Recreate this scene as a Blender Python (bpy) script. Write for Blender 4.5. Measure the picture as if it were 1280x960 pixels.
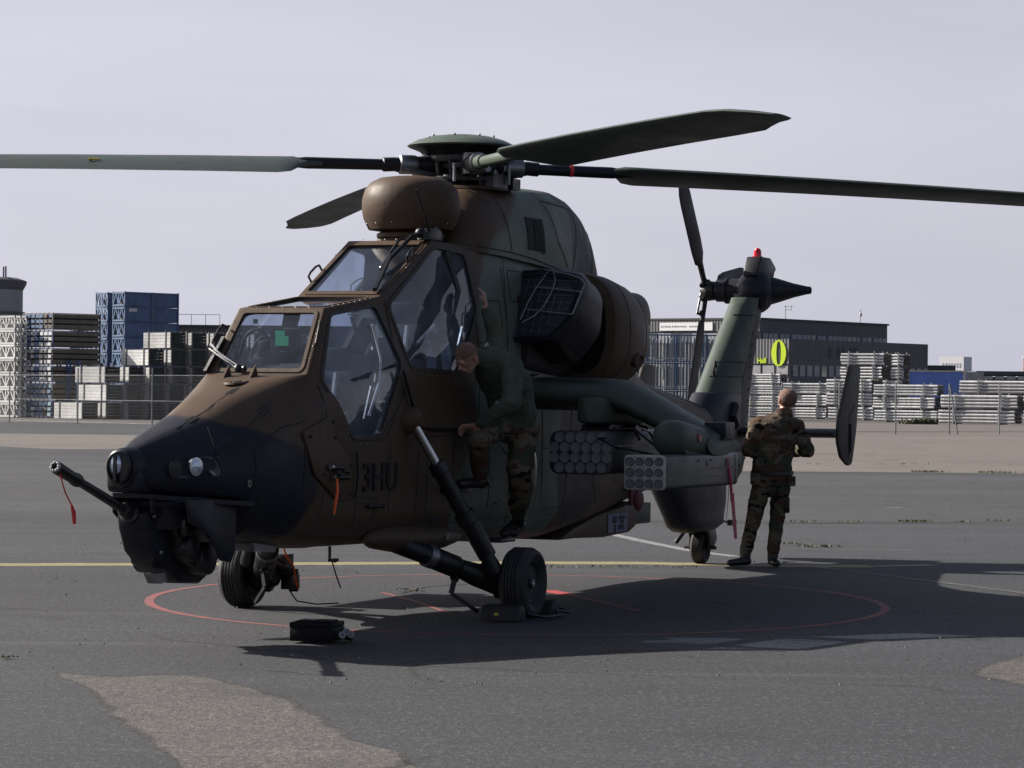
import bpy, bmesh, math, random
from mathutils import Vector, Matrix, noise as mnoise
R = math.radians
random.seed(7)
for o in list(bpy.data.objects): bpy.data.objects.remove(o)
S = bpy.context.scene
COL = S.collection

# ------------------------------------------------------------ camera
CAM_H = 1.7; FPX = 3670.17; PITCH = (492.32 - 480) / FPX; ROLL = 0.0101
cd = bpy.data.cameras.new('camera'); cam = bpy.data.objects.new('camera', cd); COL.objects.link(cam)
cd.sensor_width = 36; cd.lens = FPX / 1280 * 36; cd.clip_start = 0.5; cd.clip_end = 6000
fw = Vector((0, math.cos(PITCH), math.sin(PITCH))); rt0 = Vector((1, 0, 0)); up0 = rt0.cross(fw)
rt = rt0 * math.cos(ROLL) + up0 * math.sin(ROLL); up = up0 * math.cos(ROLL) - rt0 * math.sin(ROLL)
m = Matrix((rt, up, -fw)).transposed().to_4x4(); m.translation = (0, 0, CAM_H)
cam.matrix_world = m
S.camera = cam

# ------------------------------------------------------------ sky, sun, exposure
SUN_EL, SUN_AZ = R(32.5), R(-21)          # shadows run towards +x and a little towards the camera
to_sun = Vector((-math.cos(SUN_AZ) * math.cos(SUN_EL), -math.sin(SUN_AZ) * math.cos(SUN_EL), math.sin(SUN_EL)))
W = bpy.data.worlds.new('World'); S.world = W; W.use_nodes = True
nt = W.node_tree; nt.nodes.clear()
sky = nt.nodes.new('ShaderNodeTexSky'); sky.sky_type = 'NISHITA'; sky.sun_disc = False
sky.sun_elevation = SUN_EL; sky.sun_rotation = math.atan2(to_sun.x, to_sun.y)
sky.air_density = 1.0; sky.dust_density = 4.0; sky.ozone_density = 2.0
mul = nt.nodes.new('ShaderNodeVectorMath'); mul.operation = 'SCALE'; mul.inputs[3].default_value = 0.05
mix = nt.nodes.new('ShaderNodeMixRGB'); mix.inputs[0].default_value = 0.72
tc = nt.nodes.new('ShaderNodeTexCoord'); mp = nt.nodes.new('ShaderNodeMapping'); mp.inputs['Scale'].default_value = (3, 3, 16)
mp.inputs['Rotation'].default_value = (0, R(4), 0)
nz = nt.nodes.new('ShaderNodeTexNoise'); nz.inputs['Scale'].default_value = 1.5; nz.inputs['Detail'].default_value = 4
veil = nt.nodes.new('ShaderNodeMixRGB')          # thin even overcast veil, faint streaks of cloud
veil.inputs[1].default_value = (0.335, 0.340, 0.415, 1); veil.inputs[2].default_value = (0.470, 0.462, 0.530, 1)
bg = nt.nodes.new('ShaderNodeBackground'); wo = nt.nodes.new('ShaderNodeOutputWorld')
L = nt.links.new
L(tc.outputs['Generated'], mp.inputs[0]); L(mp.outputs[0], nz.inputs[0]); L(nz.outputs[0], veil.inputs[0])
L(sky.outputs[0], mul.inputs[0]); L(mul.outputs[0], mix.inputs[1])
sx = nt.nodes.new('ShaderNodeSeparateXYZ'); mr = nt.nodes.new('ShaderNodeMapRange')      # the haze layer thins out upwards
L(tc.outputs['Generated'], sx.inputs[0]); L(sx.outputs[2], mr.inputs[0]); mr.inputs[1].default_value = .10; mr.inputs[2].default_value = .42
mr.inputs[3].default_value = .80; mr.inputs[4].default_value = .05; L(mr.outputs[0], mix.inputs[0])
dt = nt.nodes.new('ShaderNodeVectorMath'); dt.operation = 'DOT_PRODUCT'; L(tc.outputs['Generated'], dt.inputs[0]); dt.inputs[1].default_value = tuple(Vector((to_sun.x, to_sun.y, 0)).normalized())
az = nt.nodes.new('ShaderNodeMapRange'); L(dt.outputs['Value'], az.inputs[0]); az.inputs[1].default_value = -1; az.inputs[2].default_value = 1; az.inputs[3].default_value = .48; az.inputs[4].default_value = 1.08      # haze glows towards the sun
vs_ = nt.nodes.new('ShaderNodeVectorMath'); vs_.operation = 'SCALE'; L(veil.outputs[0], vs_.inputs[0]); L(az.outputs[0], vs_.inputs[3]); L(vs_.outputs[0], mix.inputs[2])
L(mix.outputs[0], bg.inputs[0]); L(bg.outputs[0], wo.inputs[0]); bg.inputs[1].default_value = 1.0
sl = bpy.data.lights.new('sun', 'SUN'); sl.energy = 5.0; sl.angle = R(0.53); sl.color = (1.0, 0.945, 0.865)
so = bpy.data.objects.new('sun', sl); COL.objects.link(so); so.location = (-30, 20, 40)
so.rotation_euler = (-to_sun).to_track_quat('-Z', 'Y').to_euler()
S.view_settings.view_transform = 'Standard'; S.view_settings.look = 'None'
S.view_settings.exposure = 1.0; S.view_settings.gamma = 1.0

# ------------------------------------------------------------ helpers
def tag(o, label=None, cat=None, group=None, kind=None):
    if label: o['label'] = label
    if cat: o['category'] = cat
    if group: o['group'] = group
    if kind: o['kind'] = kind
    return o
def empty(name, loc=(0, 0, 0), rz=0, parent=None):
    o = bpy.data.objects.new(name, None); COL.objects.link(o); o.location = loc; o.rotation_euler = (0, 0, rz)
    o.empty_display_size = .2
    if parent: o.parent = parent
    return o
def copy_tree(o, parent=None):
    c = o.copy(); COL.objects.link(c); c.parent = parent
    for ch in o.children: copy_tree(ch, c)
    return c
def V(*a): return Vector(a)

class M:
    """collects simple closed shapes; build() links them as one mesh object"""
    def __init__(s): s.v = []; s.f = []; s.mi = []; s.cur = 0
    def add(s, vs, fs):
        b = len(s.v); s.v += [tuple(v) for v in vs]
        for f in fs: s.f.append([b + i for i in f]); s.mi.append(s.cur)
        return s
    def box(s, c, d, rot=None):
        d = Vector(d) / 2; vs = [Vector((x * d.x, y * d.y, z * d.z)) for x in (-1, 1) for y in (-1, 1) for z in (-1, 1)]
        if rot is not None: vs = [rot @ v for v in vs]
        vs = [v + Vector(c) for v in vs]
        return s.add(vs, [(0, 1, 3, 2), (4, 6, 7, 5), (0, 4, 5, 1), (2, 3, 7, 6), (0, 2, 6, 4), (1, 5, 7, 3)])
    def bar(s, p, q, w, h=None, up=(0, 0, 1)):
        p = Vector(p); q = Vector(q); h = h or w; d = (q - p); z = d.normalized(); upv = Vector(up)
        if abs(z.dot(upv)) > .98: upv = Vector((1, 0, 0))
        x = upv.cross(z).normalized(); y = z.cross(x)
        vs = [a + x * (w / 2 * i) + y * (h / 2 * j) for a in (p, q) for i, j in ((-1, -1), (1, -1), (1, 1), (-1, 1))]
        return s.add(vs, [(3, 2, 1, 0), (4, 5, 6, 7), (0, 1, 5, 4), (1, 2, 6, 5), (2, 3, 7, 6), (3, 0, 4, 7)])
    def tube(s, pts, r, n=10, cap=True):
        pts = [Vector(p) for p in pts]
        if not isinstance(r, (list, tuple)): r = [r] * len(pts)
        x = None; rings = []
        for i, p in enumerate(pts):
            d = (pts[min(i + 1, len(pts) - 1)] - pts[max(i - 1, 0)])
            z = d.normalized() if d.length > 1e-9 else Vector((0, 0, 1))
            if x is None: x = (Vector((0, 0, 1)) if abs(z.z) < .9 else Vector((1, 0, 0))).cross(z).normalized()
            else: x = (x - z * x.dot(z)).normalized()
            y = z.cross(x)
            rings.append([p + (x * math.cos(2 * math.pi * k / n) + y * math.sin(2 * math.pi * k / n)) * r[i] for k in range(n)])
        return s.loft(rings, cap)
    def cyl(s, p, q, r, r2=None, n=16): return s.tube([p, q], [r, r if r2 is None else r2], n)
    def loft(s, rings, cap=True, closed=True):
        n = len(rings[0]); vs = [v for rg in rings for v in rg]; fs = []
        for i in range(len(rings) - 1):
            for k in range(n if closed else n - 1):
                a = i * n + k; b = i * n + (k + 1) % n; fs.append((a, b, b + n, a + n))
        if cap: fs.append(tuple(range(n - 1, -1, -1))); fs.append(tuple((len(rings) - 1) * n + k for k in range(n)))
        return s.add(vs, fs)
    def lathe(s, c, ax, prof, n=24, sx=1, sy=1):
        """prof = [(distance along axis, radius)]"""
        ax = Vector(ax).normalized(); c = Vector(c)
        x = (Vector((0, 0, 1)) if abs(ax.z) < .9 else Vector((1, 0, 0))).cross(ax).normalized(); y = ax.cross(x)
        return s.loft([[c + ax * d + (x * sx * math.cos(2 * math.pi * k / n) + y * sy * math.sin(2 * math.pi * k / n)) * max(r, 1e-4) for k in range(n)] for d, r in prof])
    def ball(s, c, r, n=16, m_=10):
        if not isinstance(r, (list, tuple)): r = (r, r, r)
        c = Vector(c); rings = []
        for i in range(1, m_):
            t = math.pi * i / m_
            rings.append([c + Vector((r[0] * math.sin(t) * math.cos(2 * math.pi * k / n), r[1] * math.sin(t) * math.sin(2 * math.pi * k / n), -r[2] * math.cos(t))) for k in range(n)])
        b = len(s.v); s.loft(rings, False)
        top = len(s.v); s.v += [tuple(c - Vector((0, 0, r[2]))), tuple(c + Vector((0, 0, r[2])))]
        e = b + (len(rings) - 1) * n
        for k in range(n):
            s.f.append([top, b + (k + 1) % n, b + k]); s.mi.append(s.cur)
            s.f.append([top + 1, e + k, e + (k + 1) % n]); s.mi.append(s.cur)
        return s
    def prism(s, poly, axis, a, b):
        """poly of 2-D points; axis 'x','y','z' is the extrusion axis from a to b"""
        def P(p, t): return {'x': (t, p[0], p[1]), 'y': (p[0], t, p[1]), 'z': (p[0], p[1], t)}[axis]
        n = len(poly); vs = [P(p, a) for p in poly] + [P(p, b) for p in poly]
        fs = [tuple(range(n)), tuple(range(2 * n - 1, n - 1, -1))] + [(i, i + n, (i + 1) % n + n, (i + 1) % n) for i in range(n)]
        return s.add(vs, fs)
    def ribbon(s, pts, nrm, w):
        """flat raised strip along pts"""
        pts = [Vector(p) for p in pts]
        for p, q in zip(pts, pts[1:]):
            d = (q - p).normalized(); sd = d.cross(Vector(nrm)).normalized() * w / 2; n = Vector(nrm).normalized() * .002
            s.add([p - sd, p + sd, q + sd, q - sd, p - sd + n, p + sd + n, q + sd + n, q - sd + n],
                  [(0, 1, 2, 3), (7, 6, 5, 4), (0, 4, 5, 1), (1, 5, 6, 2), (2, 6, 7, 3), (3, 7, 4, 0)])
        return s
    def mesh(s, name, mats, smooth=30, bevel=0, seg=2, fixn=True):
        me = bpy.data.meshes.new(name); me.from_pydata(s.v, [], s.f)
        for m_ in (mats if isinstance(mats, (list, tuple)) else [mats]): me.materials.append(m_)
        me.polygons.foreach_set('material_index', s.mi)
        bm = bmesh.new(); bm.from_mesh(me)
        if fixn: bmesh.ops.recalc_face_normals(bm, faces=bm.faces)
        if bevel:
            es = [e for e in bm.edges if len(e.link_faces) == 2 and e.calc_face_angle(0) > R(32)]
            bmesh.ops.bevel(bm, geom=es, offset=bevel, segments=seg, profile=.5, affect='EDGES', clamp_overlap=True)
        bm.to_mesh(me); bm.free()
        if smooth:
            me.polygons.foreach_set('use_smooth', [True] * len(me.polygons)); me.set_sharp_from_angle(angle=R(smooth))
        me.update(); return me
    def build(s, name, mats, parent=None, **k):
        me = s.mesh(name, mats, **k); o = bpy.data.objects.new(name, me); COL.objects.link(o)
        if parent: o.parent = parent
        return o

def nodes(name):
    m_ = bpy.data.materials.new(name); m_.use_nodes = True
    t = m_.node_tree; return m_, t, t.nodes['Principled BSDF']
def N(t, typ, **k):
    n = t.nodes.new(typ)
    for a, b in k.items():
        if a[0] == '_': n.inputs[a[1:].replace('_', ' ')].default_value = b
        else: setattr(n, a, b)
    return n
def mix_rgb(t, fac, a, b, mode='MIX'):
    n = N(t, 'ShaderNodeMixRGB', blend_type=mode)
    for i, v in enumerate((fac, a, b)):
        if isinstance(v, bpy.types.NodeSocket): t.links.new(v, n.inputs[i])
        elif i == 0: n.inputs[0].default_value = v
        else: n.inputs[i].default_value = (*v, 1) if len(v) == 3 else v
    return n.outputs[0]
def tex_noise(t, vec, scale, detail=5, rough=.6, dist=0):
    n = N(t, 'ShaderNodeTexNoise', _Scale=scale, _Detail=detail, _Roughness=rough, _Distortion=dist)
    if vec: t.links.new(vec, n.inputs['Vector'])
    return n.outputs[0]
def ramp(t, fac, lo, hi, a=0., b=1.):
    n = N(t, 'ShaderNodeMapRange'); n.clamp = True
    t.links.new(fac, n.inputs[0]); n.inputs[1].default_value = lo; n.inputs[2].default_value = hi
    n.inputs[3].default_value = a; n.inputs[4].default_value = b
    return n.outputs[0]
def math_n(t, op, a, b=0.):
    n = N(t, 'ShaderNodeMath', operation=op)
    for i, v in enumerate((a, b)):
        if isinstance(v, bpy.types.NodeSocket): t.links.new(v, n.inputs[i])
        else: n.inputs[i].default_value = v
    return n.outputs[0]
def scaled(t, vec, sc):
    n = N(t, 'ShaderNodeMapping'); n.inputs['Scale'].default_value = sc; t.links.new(vec, n.inputs[0]); return n.outputs[0]
def mat(name, col, rough=.6, metal=0., var=.25, vs=3., fine=.15, fs=60., bump=.1, dirt=None, emit=None, coat=0, spec=.5, rnd=0.):
    """plain weathered material: broad tone variation, fine speckle, small relief"""
    m_, t, p = nodes(name)
    oc = N(t, 'ShaderNodeTexCoord').outputs['Object']
    n1 = tex_noise(t, oc, vs); n2 = tex_noise(t, oc, fs, 3)
    c = mix_rgb(t, ramp(t, n1, .3, .7), tuple(x * (1 - var) for x in col), tuple(min(1, x * (1 + var)) for x in col))
    c = mix_rgb(t, ramp(t, n2, .35, .65), c, mix_rgb(t, fine, c, (0, 0, 0)))
    if rnd:
        oi = N(t, 'ShaderNodeObjectInfo').outputs['Random']; c = mix_rgb(t, ramp(t, oi, 0, 1, 0, rnd), c, mix_rgb(t, .75, c, (.05, .045, .04)))
    if dirt:
        n3 = tex_noise(t, scaled(t, oc, (1, 1, .35)), vs * 2.3, 6, .7)
        c = mix_rgb(t, ramp(t, n3, .52, .75, 0, dirt[1]), c, dirt[0])
    t.links.new(c, p.inputs['Base Color'])
    t.links.new(ramp(t, n1, .3, .7, max(.04, rough - .1), min(1, rough + .1)), p.inputs['Roughness'])
    p.inputs['Metallic'].default_value = metal; p.inputs['Specular IOR Level'].default_value = spec
    if coat: p.inputs['Coat Weight'].default_value = coat
    if bump:
        b = N(t, 'ShaderNodeBump', _Strength=bump, _Distance=.01); t.links.new(n2, b.inputs['Height']); t.links.new(b.outputs[0], p.inputs['Normal'])
    if emit: p.inputs['Emission Color'].default_value = (*emit[0], 1); p.inputs['Emission Strength'].default_value = emit[1]
    return m_

BROWN = (.072, .046, .030); GREEN = (.105, .130, .104); BLACK = (.013, .014, .020)
def blob_fac(t, oc, c, r, wob=.10, soft=.03):
    """1 inside an ellipse in the fuselage's side elevation (x, z), wobbly soft rim"""
    mp_ = N(t, 'ShaderNodeMapping', vector_type='POINT'); mp_.inputs['Scale'].default_value = (1 / r[0], 0, 1 / r[1])
    mp_.inputs['Location'].default_value = (-c[0] / r[0], 0, -c[1] / r[1]); t.links.new(oc, mp_.inputs[0])
    ln = N(t, 'ShaderNodeVectorMath', operation='LENGTH'); t.links.new(mp_.outputs[0], ln.inputs[0])
    nn = tex_noise(t, oc, 1.6, 2)
    d = math_n(t, 'ADD', ln.outputs['Value'], math_n(t, 'MULTIPLY', math_n(t, 'SUBTRACT', nn, .5), wob * 3))
    return ramp(t, d, 1 - soft, 1 + soft, 1, 0)
def paint(name, base, blobs=(), rough=.52, grime=.2):
    """matt military paint: patches that belong to the paint scheme, streaky grime and scuffs"""
    m_, t, p = nodes(name); oc = N(t, 'ShaderNodeTexCoord').outputs['Object']
    col = base
    for c, r, k in blobs:
        f_ = blob_fac(t, oc, c, r); col = mix_rgb(t, f_, col, k)
    n1 = tex_noise(t, oc, 2.2, 6, .65); n2 = tex_noise(t, scaled(t, oc, (1.2, 1, 5)), 4, 6, .7); n3 = tex_noise(t, oc, 90, 3)
    if not isinstance(col, bpy.types.NodeSocket): col = mix_rgb(t, 0, col, col)
    col = mix_rgb(t, ramp(t, n1, .3, .7, 0, grime), col, mix_rgb(t, .5, col, (.02, .017, .015)))
    col = mix_rgb(t, ramp(t, n2, .56, .78, 0, .3), col, (.09, .078, .064))
    n4 = tex_noise(t, scaled(t, oc, (9, 9, .9)), 1.0, 5, .7); col = mix_rgb(t, ramp(t, n4, .56, .72, 0, .40), col, (.016, .013, .011)); n5 = tex_noise(t, oc, 11, 6, .8)
    col = mix_rgb(t, ramp(t, n5, .62, .70, 0, .45), col, (.10, .088, .072)); col = mix_rgb(t, ramp(t, n3, .62, .8, 0, .25), col, (.12, .11, .09))
    t.links.new(col, p.inputs['Base Color'])
    t.links.new(ramp(t, n1, .3, .7, rough - .08, rough + .12), p.inputs['Roughness'])
    p.inputs['Specular IOR Level'].default_value = .20
    b = N(t, 'ShaderNodeBump', _Strength=.12, _Distance=.004); t.links.new(n3, b.inputs['Height'])
    b2 = N(t, 'ShaderNodeBump', _Strength=.35, _Distance=.02); t.links.new(tex_noise(t, oc, 3.0, 3), b2.inputs['Height'])
    t.links.new(b.outputs[0], b2.inputs['Normal']); t.links.new(b2.outputs[0], p.inputs['Normal'])
    return m_
P_HULL = paint('camouflage_paint', BROWN, [((-1.58, 1.55), (1.0, 1.5), GREEN), ((-1.05, .85), (.90, .52), GREEN), ((-2.35, 2.42), (1.25, 1.02), GREEN), ((-3.38, 2.92), (.50, .62), (.020, .019, .024)), ((-4.1, 3.0), (.42, .9), BROWN),
               ((-2.9, 1.2), (.55, .75), (.035, .03, .03)), ((3.62, 1.0), (1.5, .545), BLACK)])
P_BROWN = paint('brown_paint', BROWN); P_GREEN = paint('green_paint', (.054, .071, .056)); P_BLACK = paint('black_paint', BLACK, rough=.42)
P_DBROWN = paint('brown_grey_paint', (.055, .048, .042)); P_GREY = paint('dark_grey_paint', (.026, .025, .028))
P_LGREEN = paint('faded_green_paint', (.085, .105, .085), rough=.38)
M_RUB = mat('tyre_rubber', (.018, .018, .019), .75, var=.35, vs=8, fine=.3, bump=.2, dirt=((.08, .075, .07), .4))
M_DARK = mat('black_metal', (.014, .014, .016), .4, .3, vs=10, dirt=((.05, .04, .035), .4))
M_STEEL = mat('bright_steel', (.55, .55, .56), .22, 1, var=.1, bump=.03)
M_DSTEEL = mat('dull_steel', (.22, .22, .23), .4, .8, vs=12)
M_GREYM = mat('grey_pod_paint', (.050, .052, .050), .45, .1, vs=5, dirt=((.05, .045, .04), .5))
M_TUBE = mat('light_grey_metal', (.20, .20, .205), .5, .2, vs=9)
M_RED = mat('red_tape', (.55, .02, .03), .6, var=.15); M_ORANGE = mat('orange_streamer', (.9, .14, .03), .6, var=.1)
M_SEAM = mat('panel_gap', (.012, .011, .011), .8, bump=0)
M_INT = mat('cockpit_lining', (.02, .02, .023), .7, vs=7); M_SEAT = mat('seat_cloth', (.28, .24, .16), .9, vs=9)
M_WEB = mat('pale_webbing', (.55, .54, .5), .7)
def glass_mat(name, tint=(.80, .85, .93), haze=(.16, .19, .26), hz=.22):
    m_, t, p = nodes(name); t.nodes.remove(p); out = t.nodes['Material Output']
    tr = N(t, 'ShaderNodeBsdfTransparent'); tr.inputs[0].default_value = (*tint, 1)
    gl = N(t, 'ShaderNodeBsdfGlossy', _Roughness=.02); gl.inputs[0].default_value = (1, 1, 1, 1)
    df = N(t, 'ShaderNodeBsdfDiffuse'); df.inputs[0].default_value = (*haze, 1)
    oc = N(t, 'ShaderNodeTexCoord').outputs['Object']
    n1 = tex_noise(t, oc, 2.5, 5, .6); s1 = N(t, 'ShaderNodeMixShader'); t.links.new(ramp(t, n1, .35, .7, hz * .25, hz), s1.inputs[0])
    t.links.new(tr.outputs[0], s1.inputs[1]); t.links.new(df.outputs[0], s1.inputs[2])
    lw = N(t, 'ShaderNodeFresnel', _IOR=1.5); geo = N(t, 'ShaderNodeNewGeometry'); s2 = N(t, 'ShaderNodeMixShader'); t.links.new(math_n(t, 'MULTIPLY', lw.outputs[0], math_n(t, 'SUBTRACT', 1., geo.outputs['Backfacing'])), s2.inputs[0])
    t.links.new(s1.outputs[0], s2.inputs[1]); t.links.new(gl.outputs[0], s2.inputs[2]); t.links.new(s2.outputs[0], out.inputs[0])
    b = N(t, 'ShaderNodeBump', _Strength=.08, _Distance=.02); t.links.new(tex_noise(t, oc, 2.0, 1), b.inputs['Height'])
    t.links.new(b.outputs[0], gl.inputs['Normal'])
    return m_
M_GLASS = glass_mat('canopy_glass', haze=(.26, .28, .32), hz=.24); M_GLASS2 = glass_mat('windscreen_glass', (.88, .91, .95), (.16, .19, .26), .07)
M_LENS = mat('lamp_lens', (.55, .62, .75), .08, .6, var=.1, bump=0)

# ------------------------------------------------------------ ground
def gnd(u, v):
    """the point of the level ground whose photo position was measured at (u, v)"""
    du, dv = u - 640, v - 480; c, s = math.cos(ROLL), math.sin(ROLL)
    U = du * c + dv * s; Vv = -du * s + dv * c
    d = FPX * CAM_H / (Vv - 12.32); return (U / FPX * d, d)
def sheet(name, poly, z, m_, smooth_n=0, jitter=0):
    z *= .3
    pts = [Vector((x, y, 0)) for x, y in poly]
    if smooth_n:
        out = []; n = len(pts)
        for i in range(n):
            a, b, c, d = pts[i - 1], pts[i], pts[(i + 1) % n], pts[(i + 2) % n]
            for k in range(smooth_n):
                t = k / smooth_n; q = .5 * ((2 * b) + (c - a) * t + (2 * a - 5 * b + 4 * c - d) * t * t + (3 * b - a - 3 * c + d) * t ** 3)
                if jitter: q += Vector((mnoise.noise(q * 2.3), mnoise.noise(q * 2.3 + Vector((9, 3, 1))), 0)) * jitter + Vector((mnoise.noise(q * 9), mnoise.noise(q * 9 + Vector((9, 3, 1))), 0)) * jitter * .4
                out.append(q)
        pts = out
    if m_.name == 'gravelly_concrete':
        n = len(pts); c_ = sum(pts, Vector()) / n; ins = [p + (c_ - p).normalized() * min(.45, (c_ - p).length * .4) for p in pts]
        me = bpy.data.meshes.new(name); me.from_pydata([(p.x, p.y, z) for p in pts + ins] + [(c_.x, c_.y, z)], [], [(k, (k + 1) % n, (k + 1) % n + n, k + n) for k in range(n)] + [(k + n, (k + 1) % n + n, 2 * n) for k in range(n)])
        at_ = me.attributes.new('fade', 'FLOAT', 'POINT'); at_.data.foreach_set('value', [0.] * n + [1.] * (n + 1)); me.materials.append(m_)
        o = bpy.data.objects.new(name, me); COL.objects.link(o); tag(o, kind='structure'); return o
    me = bpy.data.meshes.new(name); bm = bmesh.new(); vs = [bm.verts.new((p.x, p.y, z)) for p in pts]
    f_ = bm.faces.new(vs); bm.normal_update()
    if f_.normal.z < 0: f_.normal_flip()
    bmesh.ops.triangulate(bm, faces=bm.faces); bm.to_mesh(me); bm.free(); me.materials.append(m_)
    o = bpy.data.objects.new(name, me); COL.objects.link(o); tag(o, kind='structure'); return o

def asphalt_mat(name, col, streak=.5, speck=.5, warm=(.10, .085, .075), stretch=.25, alpha=None):
    m_, t, p = nodes(name); oc = N(t, 'ShaderNodeTexCoord').outputs['Object']
    a = tex_noise(t, scaled(t, oc, (stretch * .25, .22, 1)), 1.0, 7, .65, .6)      # broad laid bands running across the view
    b = tex_noise(t, oc, .35, 6, .6); c_ = tex_noise(t, oc, 2.2, 5, .7); g = tex_noise(t, oc, 70, 3, .8); g2 = tex_noise(t, oc, 260, 2, .5)
    c = mix_rgb(t, ramp(t, a, .35, .68), tuple(x * (1 - .32 * streak) for x in col), tuple(x * (1 + .45 * streak) for x in col))
    c = mix_rgb(t, ramp(t, b, .45, .75, 0, .45), c, warm)
    c = mix_rgb(t, ramp(t, c_, .3, .6, .28, 0), c, (.022, .022, .024))
    c = mix_rgb(t, ramp(t, g, .38, .60, min(.9, 1.1 * speck), 0), c, (.012, .012, .014))
    c = mix_rgb(t, ramp(t, g2, .35, .65, .3, 0), c, (.018, .018, .02))
    g3 = tex_noise(t, scaled(t, oc, (1, .45, 1)), 26, 4, .85); g4 = tex_noise(t, scaled(t, oc, (1, .4, 1)), 7, 5, .8)
    c = mix_rgb(t, ramp(t, g3, .40, .56, .50 * speck * 1.6, 0), c, (.020, .020, .022)); c = mix_rgb(t, ramp(t, g3, .55, .70, 0, .5 * speck), c, (.20, .195, .19)); c = mix_rgb(t, ramp(t, g4, .35, .52, .45 * speck, 0), c, (.028, .028, .030))
    c = mix_rgb(t, ramp(t, g, .57, .74, 0, .8 * speck), c, (.24, .23, .22))
    st = tex_noise(t, oc, .8, 3, .55, 1.2); c = mix_rgb(t, ramp(t, st, .58, .70, 0, .38), c, (.024, .024, .026)); tm = tex_noise(t, scaled(t, oc, (.10, 2.2, 1)), 1.0, 5, .7, .3); c = mix_rgb(t, ramp(t, tm, .56, .70, 0, .30), c, (.028, .028, .030)); c = mix_rgb(t, ramp(t, tm, .28, .42, .22, 0), c, (.16, .155, .155))
    vo = N(t, 'ShaderNodeTexVoronoi', _Scale=14.0); t.links.new(oc, vo.inputs['Vector'])          # scattered pale grit
    c = mix_rgb(t, ramp(t, vo.outputs['Distance'], .05, .075, .8, 0), c, (.3, .29, .28))
    cr = N(t, 'ShaderNodeTexVoronoi', feature='DISTANCE_TO_EDGE', _Scale=.16); t.links.new(mix_vec(t, oc, 1.2), cr.inputs['Vector'])
    c = mix_rgb(t, math_n(t, 'MULTIPLY', ramp(t, cr.outputs['Distance'], .0, .007, .9, 0), ramp(t, b, .45, .6)), c, (.012, .012, .012))
    t.links.new(c, p.inputs['Base Color']); p.inputs['Roughness'].default_value = .85; p.inputs['Specular IOR Level'].default_value = .3
    bp = N(t, 'ShaderNodeBump', _Strength=.55, _Distance=.012); t.links.new(g, bp.inputs['Height']); t.links.new(bp.outputs[0], p.inputs['Normal'])
    return m_
def mix_vec(t, oc, amt):
    n = N(t, 'ShaderNodeTexNoise', _Scale=.6, _Detail=5.0); t.links.new(oc, n.inputs['Vector'])
    a = N(t, 'ShaderNodeVectorMath', operation='MULTIPLY_ADD'); t.links.new(n.outputs['Color'], a.inputs[0]); a.inputs[1].default_value = (amt, amt, amt)
    t.links.new(oc, a.inputs[2]); return a.outputs[0]
M_ASPH = asphalt_mat('asphalt', (.062, .065, .076), 1.15, .85, (.072, .068, .070))
M_ASPH2 = asphalt_mat('older_asphalt', (.072, .074, .081), .9, .6, (.09, .08, .075))
M_CONC = asphalt_mat('worn_concrete', (.20, .172, .150), .35, .3, (.16, .13, .12))
M_PATCH = asphalt_mat('gravelly_concrete', (.185, .165, .150), .5, .8, (.16, .14, .125))
def fade_edges(m_):
    """ragged, worn-through rim: the sheet thins out where its 'fade' attribute falls to zero"""
    t = m_.node_tree; out = t.nodes['Material Output']; p = t.nodes['Principled BSDF']; at_ = N(t, 'ShaderNodeAttribute'); at_.attribute_name = 'fade'
    oc = N(t, 'ShaderNodeTexCoord').outputs['Object']; n1 = tex_noise(t, oc, 3.5, 8, .75); n2 = tex_noise(t, oc, 60, 2, .6)
    f_ = math_n(t, 'ADD', math_n(t, 'ADD', math_n(t, 'MULTIPLY', at_.outputs['Fac'], 1.3), math_n(t, 'MULTIPLY', n1, .8)), math_n(t, 'MULTIPLY', n2, .35))
    mx = N(t, 'ShaderNodeMixShader'); t.links.new(ramp(t, f_, .98, 1.42), mx.inputs[0]); tr = N(t, 'ShaderNodeBsdfTransparent'); t.links.new(tr.outputs[0], mx.inputs[1]); t.links.new(p.outputs[0], mx.inputs[2]); t.links.new(mx.outputs[0], out.inputs[0])
fade_edges(M_PATCH)
M_YARD = asphalt_mat('yard_surface', (.115, .108, .10), .5, .3)
def line_mat(name, col, wear=.5):
    m_, t, p = nodes(name); oc = N(t, 'ShaderNodeTexCoord').outputs['Object']
    n = tex_noise(t, oc, 9, 6, .75); g = tex_noise(t, oc, 70, 3, .8)
    c = mix_rgb(t, ramp(t, n, .38, .62, .1, wear), col, (.055, .055, .056)); c = mix_rgb(t, ramp(t, g, .35, .6, .4, 0), c, (.03, .03, .03))
    t.links.new(c, p.inputs['Base Color']); p.inputs['Roughness'].default_value = .8
    bp = N(t, 'ShaderNodeBump', _Strength=.5, _Distance=.01); t.links.new(g, bp.inputs['Height']); t.links.new(bp.outputs[0], p.inputs['Normal']); return m_
M_YEL = line_mat('yellow_line_paint', (.30, .245, .10)); M_WHT = line_mat('white_line_paint', (.30, .30, .30), .8); M_WHT2 = line_mat('faded_white_paint', (.085, .085, .088), .95)
M_REDL = line_mat('red_line_paint', (.30, .05, .045), .8); M_REDB = line_mat('bright_red_paint', (.5, .03, .03), .4)
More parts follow.
